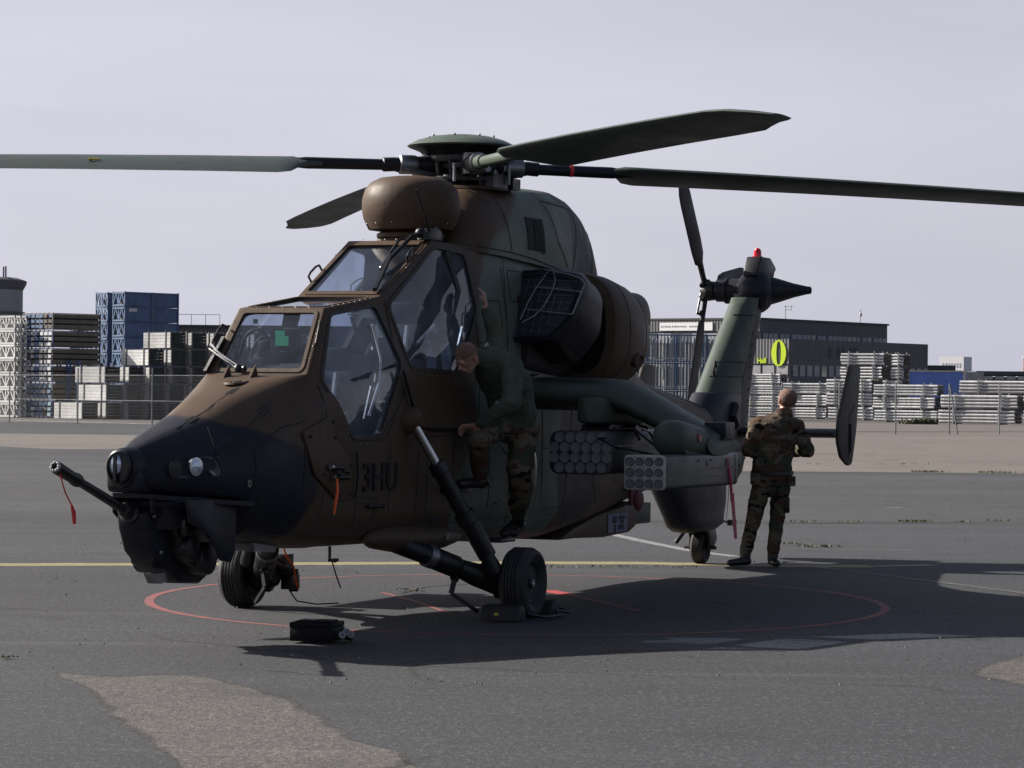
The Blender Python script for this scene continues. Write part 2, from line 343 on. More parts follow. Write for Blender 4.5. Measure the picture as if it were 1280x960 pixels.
def strip(name, pts, w, z, m_, n=1):
    """painted line of constant width, slightly wobbly edges"""
    z *= .3
    pts = [Vector((x, y, 0)) for x, y in pts]; fine = []
    for p, q in zip(pts, pts[1:]):
        k = max(1, int((q - p).length / .12))
        fine += [p.lerp(q, i / k) for i in range(k)]
    fine.append(pts[-1]); me = bpy.data.meshes.new(name); vs = []; fs = []
    for i, p in enumerate(fine):
        d = (fine[min(i + 1, len(fine) - 1)] - fine[max(0, i - 1)]).normalized(); s = Vector((-d.y, d.x, 0))
        a = w / 2 * (1 + .25 * mnoise.noise(p * 9)); b = w / 2 * (1 + .25 * mnoise.noise(p * 9 + Vector((7, 7, 7))))
        vs += [(p.x + s.x * a, p.y + s.y * a, z), (p.x - s.x * b, p.y - s.y * b, z)]
        if i: k = 2 * i; fs.append((k - 2, k - 1, k + 1, k))
    me.from_pydata(vs, [], fs); me.materials.append(m_); o = bpy.data.objects.new(name, me); COL.objects.link(o); return tag(o, kind='structure')
gx_ = [-2500, -900, -300, -120, -60, -30, -15, -7, 0, 7, 15, 30, 60, 120, 300, 900, 2500]; gy_ = [-60, -10, 5, 12, 18, 24, 30, 38, 50, 70, 100, 140, 200, 400, 900, 2000, 5000]
me = bpy.data.meshes.new('ground'); nx_ = len(gx_); me.from_pydata([(x, y, 0) for y in gy_ for x in gx_], [], [(r_ * nx_ + k, r_ * nx_ + k + 1, (r_ + 1) * nx_ + k + 1, (r_ + 1) * nx_ + k) for r_ in range(len(gy_) - 1) for k in range(nx_ - 1)])
me.materials.append(M_ASPH); o = bpy.data.objects.new('ground', me); COL.objects.link(o); tag(o, kind='structure')
G = gnd
M_SCR = line_mat('scuffed_asphalt', (.082, .080, .081), 1.)
sheet('yard_ground', [(-160, 150), (160, 150), (420, 520), (-420, 520)], .004, M_YARD)
sheet('concrete_apron', [G(690, 588), G(1000, 589.5), G(1300, 592), G(1700, 596), G(1700, 537), G(1280, 530), G(690, 526)], .008, M_CONC)
sheet('concrete_strip', [G(-300, 536), G(-60, 541), G(80, 543), G(200, 545), G(330, 551), G(330, 559), G(170, 561), G(60, 561), G(-60, 556), G(-300, 556)], .008, M_CONC, 6, .5)
sheet('old_asphalt_band', [(-40, 39.2), (60, 40.6), (60, 64), (-40, 64)], .004, M_ASPH2, 0)
sheet('asphalt_repair_patch', [G(-40, 574), G(160, 578), G(420, 585), G(300, 592), G(90, 589), G(-60, 583)], .008, M_ASPH2, 6, .3)
sheet('gravelly_patch', [G(60, 838), G(130, 841), G(230, 839), G(300, 850), G(400, 878), G(470, 920), G(545, 962), G(560, 1010), G(300, 1010), G(215, 960), G(140, 912), G(105, 885), G(95, 858)], .004, M_PATCH, 8, .07)
sheet('bare_patch', [G(1205, 843), G(1240, 826), G(1290, 815), G(1340, 815), G(1360, 850), G(1300, 862), G(1240, 853)], .004, M_PATCH, 8, .06)
strip('yellow_line', [G(-120, 705.5), G(0, 706), G(300, 705), G(640, 703.5), G(800, 704), G(960, 707), G(1090, 708)], .45, .006, M_YEL)
strip('faded_yellow_line', [G(1090, 708), G(1165, 706)], .2, .006, M_YEL)
strip('white_line', [G(765, 668), G(800, 676), G(860, 688), G(920, 696)], .16, .010, M_WHT)
strip('faint_white_line', [G(1020, 709), G(1110, 720), G(1200, 731), G(1300, 744)], .10, .010, M_WHT2)
strip('short_white_dash', [G(1022, 709), G(1048, 711)], .07, .012, M_WHT)
strip('apron_white_dash', [G(1108, 634.5), G(1127, 634.7)], .14, .010, M_WHT); strip('apron_faint_dash', [G(1135, 634.5), G(1220, 634)], .14, .010, M_WHT2)
strip('joint_line', [G(700, 651), G(1000, 654.5), G(1300, 652)], .12, .010, M_SEAM)
strip('apron_edge_joint', [G(690, 588.2), G(1000, 589.8), G(1300, 592.2)], .35, .014, mat('edge_dirt', (.05, .047, .035), .9, vs=.4))
circ = [(0.06 + 3.0 * math.cos(t), 24.15 + 3.45 * math.sin(t)) for t in [2 * math.pi * i / 72 for i in range(73)]]
strip('red_circle', circ, .075, .006, M_REDL)
strip('red_mark', [G(478, 741), G(520, 752), G(562, 767)], .05, .010, M_REDL); strip('red_mark', [G(683, 738), G(740, 750), G(800, 764)], .06, .010, M_REDL)
strip('bright_red_mark', [G(684, 738.5), G(714, 744)], .16, .012, M_REDB)
strip('crack', [G(500, 742), G(530, 734), G(585, 730), G(620, 729)], .03, .012, M_SEAM)
# weeds in the joints
M_GRASS = mat('dry_weeds', (.075, .085, .03), .8, var=.5, vs=6); M_GRASS2 = mat('fresh_leaf', (.17, .30, .04), .6, var=.3, vs=20)
def tuft(name, spots, n, rad, h, m_, label=None):
    mm = M()
    for (x, y) in spots:
        for i in range(n):
            a = random.uniform(0, 6.28); r = rad * random.random() ** .5
            px, py = x + r * 1.6 * math.cos(a), y + r * .5 * math.sin(a); b = random.uniform(0, 6.28); l = h * random.uniform(.4, 1)
            w = .006 + h * .05; d = V(math.cos(b), math.sin(b), 0); s = V(-d.y, d.x, 0) * w; p = V(px, py, .01)
            mm.add([p - s, p + s, p + d * l * .5 + V(0, 0, l * .7) + s * .6, p + d * l * .5 + V(0, 0, l * .7) - s * .6, p + d * l + V(0, 0, l * .8)], [(0, 1, 2, 3), (3, 2, 4)])
    o = mm.build(name, m_, smooth=0, fixn=False); return tag(o, label, kind='stuff')
spots = []
for u0, u1, v, k in ((1000, 1020, 653.5, 8), (1053, 1072, 653.3, 9), (1130, 1160, 652.5, 30), (1190, 1215, 653.5, 3), (1240, 1262, 652, 5), (1010, 1042, 684.5, 14), (980, 1000, 681, 4)):
    for i in range(k): spots.append(G(random.uniform(u0, u1), v + random.uniform(-.6, .6)))
tag(tuft('weeds', spots, 6, .09, .035, M_GRASS, 'low dry weeds growing along the joint in the asphalt'), cat='weeds')
spots = [G(random.uniform(686, 880), random.uniform(708.5, 711)) for i in range(34)] + [G(500 + 30 * random.random(), 739 + random.uniform(-3, 2)) for i in range(10)]
tag(tuft('weeds', spots, 5, .05, .018, M_GRASS, 'sparse moss and weeds in the crack behind the main wheel'), cat='weeds')
spots = [G(random.uniform(1150, 1170), 590.7) for i in range(12)] + [G(random.uniform(1235, 1252), 591.5) for i in range(8)] + [G(u, 581) for u in (1017, 1110, 1142, 1143)]
tag(tuft('weeds', spots, 10, .25, .07, M_GRASS, 'dark weeds along the near edge of the pale concrete'), cat='weeds')
tag(tuft('grass_tuft', [G(2, 824), G(13, 823)], 12, .04, .022, M_GRASS, 'small green weeds in the asphalt near the left edge'), cat='weeds')
# loose stones and crumbs
mm = M()
for i in range(300):
    d = 17 + 50 * random.random() ** 1.8; x = random.uniform(-.19, .19) * d; s = random.uniform(.003, .009) * (1 + d / 60)
    mm.box((x, d, s / 2 + .018), (s, s * random.uniform(.6, 1.4), s), Matrix.Rotation(random.random() * 3, 3, 'Z'))
tag(mm.build('loose_grit', mat('grit', (.16, .155, .15), .9, var=.6, vs=2), smooth=0), 'scattered small stones and grit lying on the asphalt', 'grit', kind='stuff')
# ============================================================ HELICOPTER
HEAD = 0.39248
heli = empty('helicopter', (-1.0003, 22.6976, 0), -math.pi / 2 - HEAD)
tag(heli, 'brown and green camouflaged attack helicopter with tandem cockpit parked on the asphalt', 'helicopter')
# ---- hull: sections  x: (ztop, wtop, zknee, wknee, zlow, wlow, zbot, wbot, cornerTop, cornerKnee, cornerBottom)
SEC = [
 (3.90, 1.31, .04, 1.22, .11, 1.10, .10, 1.055, .06, .5, .5, .5),
 (3.86, 1.33, .06, 1.22, .15, 1.09, .14, 1.045, .09, .5, .5, .5),
 (3.74, 1.375, .09, 1.21, .225, 1.08, .21, 1.02, .15, .5, .5, .45),
 (3.55, 1.43, .12, 1.22, .31, 1.07, .29, 1.00, .24, .5, .5, .4),
 (3.30, 1.495, .15, 1.24, .395, 1.06, .38, .98, .34, .5, .5, .35),
 (3.02, 1.57, .18, 1.28, .455, 1.04, .445, .96, .41, .5, .5, .3),
 (2.90, 1.62, .20, 1.30, .475, .98, .46, .70, .32, .5, .5, .4),
 (2.62, 1.71, .25, 1.38, .505, .94, .49, .65, .34, .5, .5, .4),
 (2.30, 1.80, .34, 1.50, .52, .90, .50, .62, .36, .40, .4, .4),
 (2.10, 1.825, .405, 1.55, .525, .85, .50, .60, .38, .06, .25, .4),
 (1.73, 2.30, .345, 1.68, .53, .80, .51, .59, .40, .04, .15, .4),
 (0.80, 2.415, .345, 1.86, .545, .80, .53, .575, .42, .04, .12, .4),
 (-0.10, 2.88, .36, 1.98, .55, .80, .54, .555, .44, .04, .12, .4),
 (-0.65, 2.87, .42, 2.02, .55, .80, .54, .54, .44, .10, .2, .4),
 (-1.20, 2.85, .45, 2.10, .55, .80, .54, .50, .44, .15, .3, .4),
 (-2.40, 2.78, .45, 2.10, .55, .80, .53, .49, .42, .25, .35, .4),
 (-3.40, 2.66, .40, 2.05, .52, .86, .49, .56, .36, .35, .4, .45),
 (-4.30, 2.45, .32, 1.90, .46, .95, .42, .645, .30, .45, .45, .5),
 (-4.80, 2.05, .27, 1.60, .41, 1.00, .37, .70, .25, .5, .5, .5),
 (-5.40, 1.83, .22, 1.50, .35, 1.05, .32, .77, .20, .5, .5, .5),
 (-6.40, 1.70, .17, 1.42, .27, 1.10, .25, .86, .16, .5, .5, .5),
 (-7.40, 1.58, .13, 1.38, .21, 1.12, .20, .86, .13, .5, .5, .5),
 (-8.30, 1.50, .10, 1.34, .17, 1.12, .16, .90, .10, .5, .5, .5)]
def sec_at(x):
    for a, b in zip(SEC, SEC[1:]):
        if a[0] >= x >= b[0]:
            t = (a[0] - x) / (a[0] - b[0]); return [x] + [p + (q - p) * t for p, q in zip(a[1:], b[1:])]
    return list(SEC[0] if x > SEC[0][0] else SEC[-1])
NC = 5
def ring(s, off=0., zb=None):
    x, zt, wt, zk, wk, zl, wl, zbt, wb, ct, ck, cb = s
    zt -= off; wk -= off; wl -= off; wt -= off * .9; zbt += off
    if zb is not None and zbt < zb: zbt = zb; zl = max(zl, zb + .05); wb = wl
    P = [V(0, zt), V(wt, zt), V(wk, zk), V(wl, zl), V(wb, zbt), V(0, zbt)]
    C = [0, ct, ck, ck, cb, 0]; out = [P[0]]
    for i in range(1, 5):
        a = P[i].lerp(P[i - 1], C[i]); b = P[i].lerp(P[i + 1], C[i])
        for k in range(NC):
            t = k / (NC - 1); out.append(a * (1 - t) ** 2 + P[i] * 2 * t * (1 - t) + b * t * t)
        if i < 4: out += [b.lerp(P[i + 1].lerp(P[i], C[i + 1]), k / 3) for k in (1, 2)]
    out.append(P[5]); return out
def full(x, half):
    pts = [V(x, p.x, p.y) for p in half] + [V(x, -p.x, p.y) for p in half[-2:0:-1]]
    return pts
def V2(*a): return Vector(a)
xs = []
for a, b in zip(SEC, SEC[1:]):
    n = 1 if 2.1 >= a[0] > -.65 else max(1, int((a[0] - b[0]) / .12)); xs += [a[0] + (b[0] - a[0]) * i / n for i in range(n)]
xs.append(SEC[-1][0])
# smooth the station parameters fore and aft of the canopy
def smooth_sec(x):
    s = sec_at(x)
    if x > 2.12 or x < -.7:
        lo, hi = (2.1, 9) if x > 2.12 else (-9, -.65); acc = [0] * 11; tw = 0; w_ = .14 if x > 2.12 else .3
        if 2.8 < x < 3.12: w_ = .03
        for k in range(-4, 5):
            q = x + w_ * k / 4
            if lo <= q <= hi and -8.3 <= q <= 3.9:
                if lo <= 2 * x - q <= hi and -8.3 <= 2 * x - q <= 3.9:
                    w = 5 - abs(k); sq = sec_at(q); tw += w; acc = [A + w * B for A, B in zip(acc, sq[1:])]
        if tw: s = [x] + [A / tw for A in acc]
    return s
def hull_y(x, z, off=0.):
    r_ = ring(smooth_sec(x))
    for a, b in zip(r_[2:], r_[3:]):
        if min(a.y, b.y) - 1e-6 <= z <= max(a.y, b.y) + 1e-6 and abs(a.y - b.y) > 1e-6:
            return a.x + (b.x - a.x) * (z - a.y) / (b.y - a.y) + off
    return r_[3].x
hm = M(); hm.loft([full(x, ring(smooth_sec(x))) for x in xs])
hull = hm.build('fuselage', [P_HULL, M_INT], heli)
# ---- cockpit hollow and window openings (cut with booleans)
def boolean(o, cutter, op='DIFFERENCE'):
    md = o.modifiers.new('b', 'BOOLEAN'); md.operation = op; md.solver = 'EXACT'; md.object = cutter
    dg = bpy.context.evaluated_depsgraph_get(); me = bpy.data.meshes.new_from_object(o.evaluated_get(dg)); o.modifiers.clear(); o.data = me
    bpy.data.objects.remove(cutter)
cx_ = [2.28, 2.1, 1.73, .8, -.1, -.6]
cav = M(); cav.loft([full(x, ring(sec_at(x), .045, 1.02)) for x in cx_]); cav = cav.build('hollow', M_INT, heli, smooth=0)
boolean(hull, cav)
def inset_poly(p, d):
    n = len(p); out = []; A = sum(p[i][0] * p[(i + 1) % n][1] - p[(i + 1) % n][0] * p[i][1] for i in range(n)); sg = 1 if A > 0 else -1
    for i in range(n):
        a, b, c = Vector(p[i - 1]), Vector(p[i]), Vector(p[(i + 1) % n]); e1 = (b - a).normalized(); e2 = (c - b).normalized()
        n1 = Vector((-e1.y, e1.x)) * sg; n2 = Vector((-e2.y, e2.x)) * sg; q = (n1 + n2); q = q / max(.3, q.length_squared) * 2
        out.append(tuple(b + q * d))
    return out
def rounded(p, r, k=4):
    out = []; n = len(p)
    for i in range(n):
        a, b, c = Vector(p[i - 1]), Vector(p[i]), Vector(p[(i + 1) % n])
        u = b + (a - b).normalized() * r; w = b + (c - b).normalized() * r
        for j in range(k + 1): t = j / k; out.append(tuple(u * (1 - t) ** 2 + b * 2 * t * (1 - t) + w * t * t))
    return out
W_FS = rounded([(1.675, 2.245), (.935, 2.335), (.80, 1.925), (1.17, 1.395), (1.60, 1.375), (1.985, 1.77)], .05)      # front side window, x-z
W_RS = rounded([(.725, 2.345), (-.12, 2.82), (-.575, 2.79), (-.66, 2.36), (-.20, 1.87), (.66, 1.90)], .06)           # rear side window
W_FW = rounded([(.33, 1.86), (.285, 2.262), (-.285, 2.262), (-.33, 1.86)], .025)                                      # windscreen, y-z
W_RW = rounded([(.30, 2.455), (.305, 2.84), (-.305, 2.84), (-.30, 2.455)], .025)
W_RF = rounded([(1.66, .29), (.88, .29), (.88, -.29), (1.66, -.29)], .03)                                             # roof pane, x-y
cuts = [(W_FS, 'y', .2, .9), (W_RS, 'y', .2, .9), ([(x, z) for x, z in W_FS], 'y', -.9, -.2), (W_RS, 'y', -.9, -.2), (W_FW, 'x', 1.62, 2.4), (W_RW, 'x', -.3, .95), (W_RF, 'z', 2.25, 2.7)]
panes = []
for poly, ax, a, b in cuts:
    c = M(); c.prism(poly, ax, a, b); boolean(hull, c.build('c', M_INT, heli, smooth=0))
hull.data.name = 'fuselage'
hull.data.polygons.foreach_set('use_smooth', [True] * len(hull.data.polygons)); hull.data.set_sharp_from_angle(angle=R(24))
hull['label'] = 'camouflaged fuselage, nose black below and brown above, green patch behind the cockpit'
for i, (poly, ax, a, b) in enumerate(cuts):      # each pane follows the skin of the fuselage, 10 mm inside it
    def hull_y2(x, z):
        r_ = ring(sec_at(x))
        for q, w in zip(r_[2:], r_[3:]):
            if min(q.y, w.y) - 1e-6 <= z <= max(q.y, w.y) + 1e-6 and abs(q.y - w.y) > 1e-6: return q.x + (w.x - q.x) * (z - q.y) / (w.y - q.y)
        return r_[4].x
    pname = 'windscreen' if ax == 'x' else 'roof_pane' if ax == 'z' else 'canopy_window'
    if ax == 'y':
        g = M(); big = inset_poly(poly, -.014); n = len(big); cx, cz = sum(p[0] for p in big) / n, sum(p[1] for p in big) / n; s_ = 1 if a > 0 else -1; K = 6
        for side, off in ((0, -.012), (1, -.018)):
            vs = [V(cx, s_ * (hull_y2(cx, cz) + off), cz)]
            for k in range(1, K + 1):
                for p in big: x, z = cx + (p[0] - cx) * k / K, cz + (p[1] - cz) * k / K; vs.append(V(x, s_ * (hull_y2(x, z) + off), z))
            fs = [(0, 1 + q, 1 + (q + 1) % n) for q in range(n)]
            for k in range(K - 1):
                for q in range(n): A_ = 1 + k * n; fs.append((A_ + q, A_ + n + q, A_ + n + (q + 1) % n, A_ + (q + 1) % n))
            g.add(vs, fs)
        T_ = 1 + K * n; e0 = 1 + (K - 1) * n
        for q in range(n): g.f.append([e0 + q, e0 + (q + 1) % n, T_ + e0 + (q + 1) % n, T_ + e0 + q]); g.mi.append(0)
        go = g.build(pname, M_GLASS, heli, smooth=20)
    else:
        g = M(); xs_ = [1.73, .8] if ax == 'z' else [2.1, 1.73] if i == 4 else [.8, -.1]
        g.loft([full(x, ring(sec_at(x), .012)) for x in xs_]); go = g.build(pname, M_GLASS2, heli, smooth=0)
        inn = M(); gr2 = []
        for k, x in enumerate(xs_):
            ex = x + ((.02 if k == 0 else -.02) if ax == 'z' else 0); s_ = sec_at(x); s_[0] = ex; gr2.append(full(ex, ring(s_, .017)))
        if ax == 'x': gr2 = [[p + V(-.03, 0, 0) for p in rg] for rg in gr2]      # push the inner solid back so the pane keeps its thickness
        inn.loft(gr2); boolean(go, inn.build('c', M_GLASS, heli, smooth=0))
        pp = M(); pp.prism(inset_poly(poly, -.012), ax, a, b); boolean(go, pp.build('c', M_GLASS, heli, smooth=0), 'INTERSECT')
    panes.append(go)
    # raised rubber seal / frame lip around each opening
    fr = M(); pin = inset_poly(poly, -.026); pts_o = []; pts_i = []
    def on(p, off):
        if ax == 'y': s_ = 1 if a > 0 else -1; r_ = ring(sec_at(p[0])); y = hull_y2(p[0], p[1]); return V(p[0], s_ * (y + off), p[1])
        if ax == 'x':
            (xa, za), (xb, zb_) = ((2.10, 1.825), (1.73, 2.30)) if i == 4 else ((.8, 2.415), (-.1, 2.88))
            t = (p[1] - za) / (zb_ - za); return V(xa + (xb - xa) * t + off * .8, p[0], p[1] + off * .6)
        t = (1.73 - p[0]) / .93; return V(p[0], p[1], 2.30 + .115 * t + off)
    n = len(poly); vs = []
    for k in range(n): vs += [on(pin[k], -.002), on(pin[k], .007), on(poly[k], .007), on(poly[k], -.012)]
    fs = []
    for k in range(n):
        A = 4 * k; B = 4 * ((k + 1) % n)
        for j in range(4): fs.append((A + j, A + (j + 1) % 4, B + (j + 1) % 4, B + j))
    fr.add(vs, fs); fr.build('window_frame', P_DBROWN if ax == 'y' else P_BROWN, go, smooth=25)
    bo = M()
    for k in range(n):
        p, q = Vector(inset_poly(poly, -.05)[k]), Vector(inset_poly(poly, -.05)[(k + 1) % n]); L_ = (q - p).length
        if L_ > .12:
            for j in range(int(L_ / .09)):
                t = (j + .5) / int(L_ / .09); c0 = on(tuple(p.lerp(q, t)), .001); bo.ball(c0, .0045, 6, 4)
    o_ = bo.build('frame_bolt', M_STEEL, go); o_['kind'] = 'stuff'

# ---- surface details on the port side
def line(pts, w=.008, sub=6, y0=None):
    mm = M(); fine = []
    for p, q in zip(pts, pts[1:]): fine += [(p[0] + (q[0] - p[0]) * k / sub, p[1] + (q[1] - p[1]) * k / sub) for k in range(sub)]
    fine.append(pts[-1]); P3 = [V(x, hull_y(x, z, .001), z) for x, z in fine]
    mm.ribbon(P3, (0, 1, .15), w); return mm
seams = M(); riv = M()
def seam(*pts, w=.008):
    l = line(list(pts), w); seams.add(l.v, l.f)
    for p_, q_ in zip(pts, pts[1:]):
        Ls = math.hypot(q_[0] - p_[0], q_[1] - p_[1]); n_ = int(Ls / .055)
        if Ls < .1: continue
        ox, oz = -(q_[1] - p_[1]) / Ls * .022, (q_[0] - p_[0]) / Ls * .022
        for k in range(n_):
            x, z = p_[0] + (q_[0] - p_[0]) * (k + .5) / n_ + ox, p_[1] + (q_[1] - p_[1]) * (k + .5) / n_ + oz; y = hull_y(x, z, .0005); r = .0042
            riv.add([V(x - r, y, z - r), V(x + r, y, z - r), V(x + r, y, z + r), V(x - r, y, z + r), V(x, y + .003, z)], [(0, 1, 4), (1, 2, 4), (2, 3, 4), (3, 0, 4)])
def rect(x0, x1, z0, z1): seam((x0, z0), (x1, z0), (x1, z1), (x0, z1), (x0, z0))
seam((.86, 1.88), (.60, 1.42), (.22, 1.37), (-.5, 1.37)); seam((.76, 2.38), (.86, 1.88)); seam((1.05, 1.38), (.76, 1.75)); seam((1.63, 1.35), (1.2, 1.35), (.86, 1.6))
rect(-.62, -1.22, 2.10, 2.84); rect(-.92, -1.12, 2.12, 2.44); seam((-.62, 2.1), (-.62, 1.4), (-.15, 1.37)); seam((-1.3, 2.84), (-1.2, 2.1), (-1.25, 1.85), (-2.4, 1.86)); seam((-.15, 1.37), (-.10, .70), (-1.7, .70)); seam((-.85, 1.37), (-.85, .7))
seam((-1.95, 1.85), (-2.02, .62)); seam((-2.02, .75), (-2.55, .75), (-2.6, 1.25), (-2.0, 1.25)); seam((-2.7, 1.8), (-2.62, 1.2), (-3.4, 1.0)); seam((-3.2, 1.1), (-3.5, .75)); seam((-4.0, 1.7), (-4.0, .9)); seam((-2.6, .72), (-4.6, .86))
seam((2.35, 1.0), (2.35, 1.35), (2.2, 1.45)); seam((1.7, .95), (1.2, .93), (1.2, .80)); seam((2.1, .72), (.3, .72)); seam((.35, .72), (.35, 1.2)); seam((-.5, 1.86), (-1.2, 1.86)); rect(-1.35, -1.8, 2.45, 2.7); rect(-1.6, -1.75, 1.2, 1.6)
seam((2.05, 1.75), (2.0, 1.2), (2.1, .75)); seam((3.0, 1.05), (2.95, 1.3), (2.6, 1.45), (2.3, 1.5)); seam((2.75, .72), (1.4, .66), (.4, .64)); seam((1.0, 1.36), (1.0, .72)); seam((-1.3, .62), (-1.25, 1.2), (-.9, 1.36)); seam((-3.3, 1.5), (-4.6, 1.35)); seam((-4.6, 1.6), (-4.6, .85)); seam((-5.6, 1.6), (-5.6, .95)); seam((.55, .72), (.50, 1.3)); rect(1.55, 1.25, .74, .9)
rv0 = riv.build('rivets', P_DBROWN, heli, smooth=0, fixn=False); rv0['kind'] = 'stuff'
stn = M()
for k in range(46):      # small stencilled notices
    x, z = random.choice(((-.35, 1.75), (-.8, 1.0), (-1.0, .82), (-2.3, .68), (-1.5, 1.75), (.1, 1.7), (-2.35, 1.7), (1.75, 1.28), (-.95, 1.3), (-2.9, 1.55))); x += random.uniform(-.12, .12); z += random.uniform(-.06, .06); w = random.uniform(.02, .05)
    ys = [hull_y(x + dx, z + dz, .0012) for dx, dz in ((-w, -.003), (w, -.003), (w, .003), (-w, .003))]; stn.add([V(x - w, ys[0], z - .003), V(x + w, ys[1], z - .003), V(x + w, ys[2], z + .003), V(x - w, ys[3], z + .003)], [(0, 1, 2, 3)])
stn.build('stencil_marks', M_SEAM, heli, smooth=0, fixn=False)['kind'] = 'stuff'
o_ = seams.build('panel_gap', M_SEAM, heli, smooth=0); o_['kind'] = 'stuff'; o_.name = 'panel_gaps'
# nose top access panel lines with hinges
ns = M()
def top_pt(x, yf):
    r_ = ring(smooth_sec(x)); 
    for a, b in zip(r_, r_[1:]):
        if a.x <= yf <= b.x + 1e-9: return V(x, yf, a.y + (b.y - a.y) * (yf - a.x) / max(1e-6, b.x - a.x) + .001)
    return V(x, yf, r_[1].y)
for y_ in (.10, .34):
    ns.ribbon([top_pt(3.45 - .13 * k, y_ * (1 - .0 * k)) for k in range(8)], (0, .3, 1), .008)
for y_, x_ in ((.10, 3.3), (.10, 2.72), (.34, 3.3), (.34, 2.72)):
    for dy in (-.018, .018): ns.ribbon([top_pt(x_ - .03 * k, y_ + dy) for k in range(5)], (0, .3, 1), .010)
o_ = ns.build('nose_panel_gap', M_SEAM, heli, smooth=0); o_['kind'] = 'stuff'
# nose scoop (small recessed inlet)
sc = M(); sc.lathe(top_pt(2.44, .02) + V(0, 0, -.004), (.12, 0, 1), [(0, .085), (.012, .075), (.010, .045), (.002, .04)], 20, 1, 1.4); sc.build('nose_inlet', P_BROWN, heli)
sc = M(); sc.lathe(top_pt(2.44, .02) + V(0, 0, .004), (.12, 0, 1), [(0, .04), (.006, .036)], 14, .6, 1.4); sc.build('inlet_hole', M_SEAM, heli)
# nose sensor housing
nh = M(); nh.lathe((3.80, 0, 1.19), (1, 0, 0), [(-.10, .15), (.0, .148), (.17, .135), (.20, .12)], 28, .85, 1); house = nh.build('nose_sensor', P_BLACK, heli, bevel=0)
nh = M(); nh.prism([(3.98, 1.20), (3.98, 1.06), (3.95, 1.035), (3.70, 1.02), (3.70, 1.20)], 'y', -.115, .115); nh.build('sensor_chin', P_BLACK, house, bevel=.03)
nh = M(); nh.lathe((3.99, .0, 1.20), (1, 0, 0), [(0, .112), (.035, .112), (.045, .10), (.02, .09)], 28, .8, 1); nh.build('sensor_ring', M_DARK, house)
nh = M(); nh.ball((4.0, -.03, 1.22), (.03, .05, .075), 16, 10); nh.build('sensor_lens', M_LENS, house)
nh = M(); nh.bar((4.03, -.02, 1.11), (4.03, -.02, 1.28), .022, .016); nh.build('sensor_strut', M_DARK, house)
# landing light in an oval recess on the side of the nose
ly = hull_y(3.52, 1.2); lr = M(); prof = rounded([(3.78, 1.245), (3.34, 1.29), (3.30, 1.12), (3.74, 1.115)], .07, 5)
lip = []
for k in range(len(prof)):
    x, z = prof[k]; xi, zi = inset_poly(prof, .014)[k]; y1 = hull_y(x, z); lip.append([V(x, y1 - .004, z), V(x, y1 + .010, z), V(xi, hull_y(xi, zi) + .010, zi), V(xi, hull_y(xi, zi) - .01, zi)])
lr.loft(lip + [lip[0]], cap=False); o_ = lr.build('light_recess_rim', P_BLACK, heli)
lr = M(); lr.prism(inset_poly(prof, .010), 'y', 0, .003); rec = lr
vs = [V(x, hull_y(x, z) + .0025, z) for x, z in inset_poly(prof, .012)]; rec = M(); rec.add(vs + [v + V(0, .002, 0) for v in vs], [tuple(range(len(vs))), tuple(range(2 * len(vs) - 1, len(vs) - 1, -1))]); rec.build('light_window', mat('dark_lens_cover', (.012, .012, .015), .15, bump=0), o_)
nv = V(.28, 1, 0).normalized()
lm = M(); c0 = V(3.54, hull_y(3.54, 1.2) + .004, 1.2); lm.lathe(c0, nv, [(-.01, .062), (.012, .062), (.014, .05)], 20); lh = lm.build('landing_light', M_STEEL, heli)
lm = M(); lm.lathe(c0 + nv * .008, nv, [(0, .052), (.010, .045), (.016, .02), (.018, .0)], 20); lm.build('lamp_lens', M_LENS, lh)
lm = M(); lm.lathe(V(3.70, hull_y(3.70, 1.18) + .002, 1.18), nv, [(-.01, .06), (.008, .06), (.010, .045)], 18); lm.build('covered_light', M_DARK, heli)
lm = M(); lm.bar(V(3.40, hull_y(3.40, 1.13) + .008, 1.145), V(3.44, hull_y(3.44, 1.16) + .01, 1.17), .035, .02); lm.build('light_latch', M_DSTEEL, heli)
em = M(); c1 = V(3.04, hull_y(3.04, 1.08) + .001, 1.08); em.lathe(c1, (.1, 1, 0), [(0, .026), (.003, .026), (.003, .018), (0, .018)], 18); em.lathe(c1, (.1, 1, 0), [(0, .007), (.004, .006)], 10); em.build('round_fastener', M_DSTEEL, heli)
# side armour plate below the front window and its catches
pl = rounded([(2.40, 1.42), (2.02, 1.53), (1.90, 1.35), (1.62, 1.20), (1.62, .93), (1.85, .93), (2.22, 1.12)], .05); vs = [V(x, hull_y(x, z, .004), z) for x, z in pl]
ap = M(); ap.add(vs + [v + V(0, .016, 0) for v in vs], [tuple(range(len(vs))), tuple(range(2 * len(vs) - 1, len(vs) - 1, -1))] + [(i, i + len(vs), (i + 1) % len(vs) + len(vs), (i + 1) % len(vs)) for i in range(len(vs))])
ap = ap.build('armour_plate', P_BROWN, heli, bevel=.004); bl = M()
for x, z in ((2.30, 1.39), (1.97, 1.49), (1.93, 1.38), (1.68, 1.18), (1.68, .98), (1.84, .97), (2.08, 1.12)): bl.ball((x, hull_y(x, z, .022), z), .012, 8, 5)
bl.build('plate_bolt', M_DARK, ap)['kind'] = 'stuff'
ct = M(); y_ = hull_y(1.9, 1.1)
ct.cyl((2.02, y_ + .02, 1.17), (1.72, y_ + .03, 1.13), .013, n=8); ct.cyl((2.02, y_ + .05, 1.17), (1.86, y_ + .05, 1.16), .018, n=8); ct.cyl((1.96, y_ + .04, 1.10), (1.74, y_ + .04, 1.09), .016, n=8); ct.bar((1.98, y_ + .0, 1.19), (1.90, y_ + .07, 1.12), .03)
ct.build('probe_bracket', M_DARK, heli)
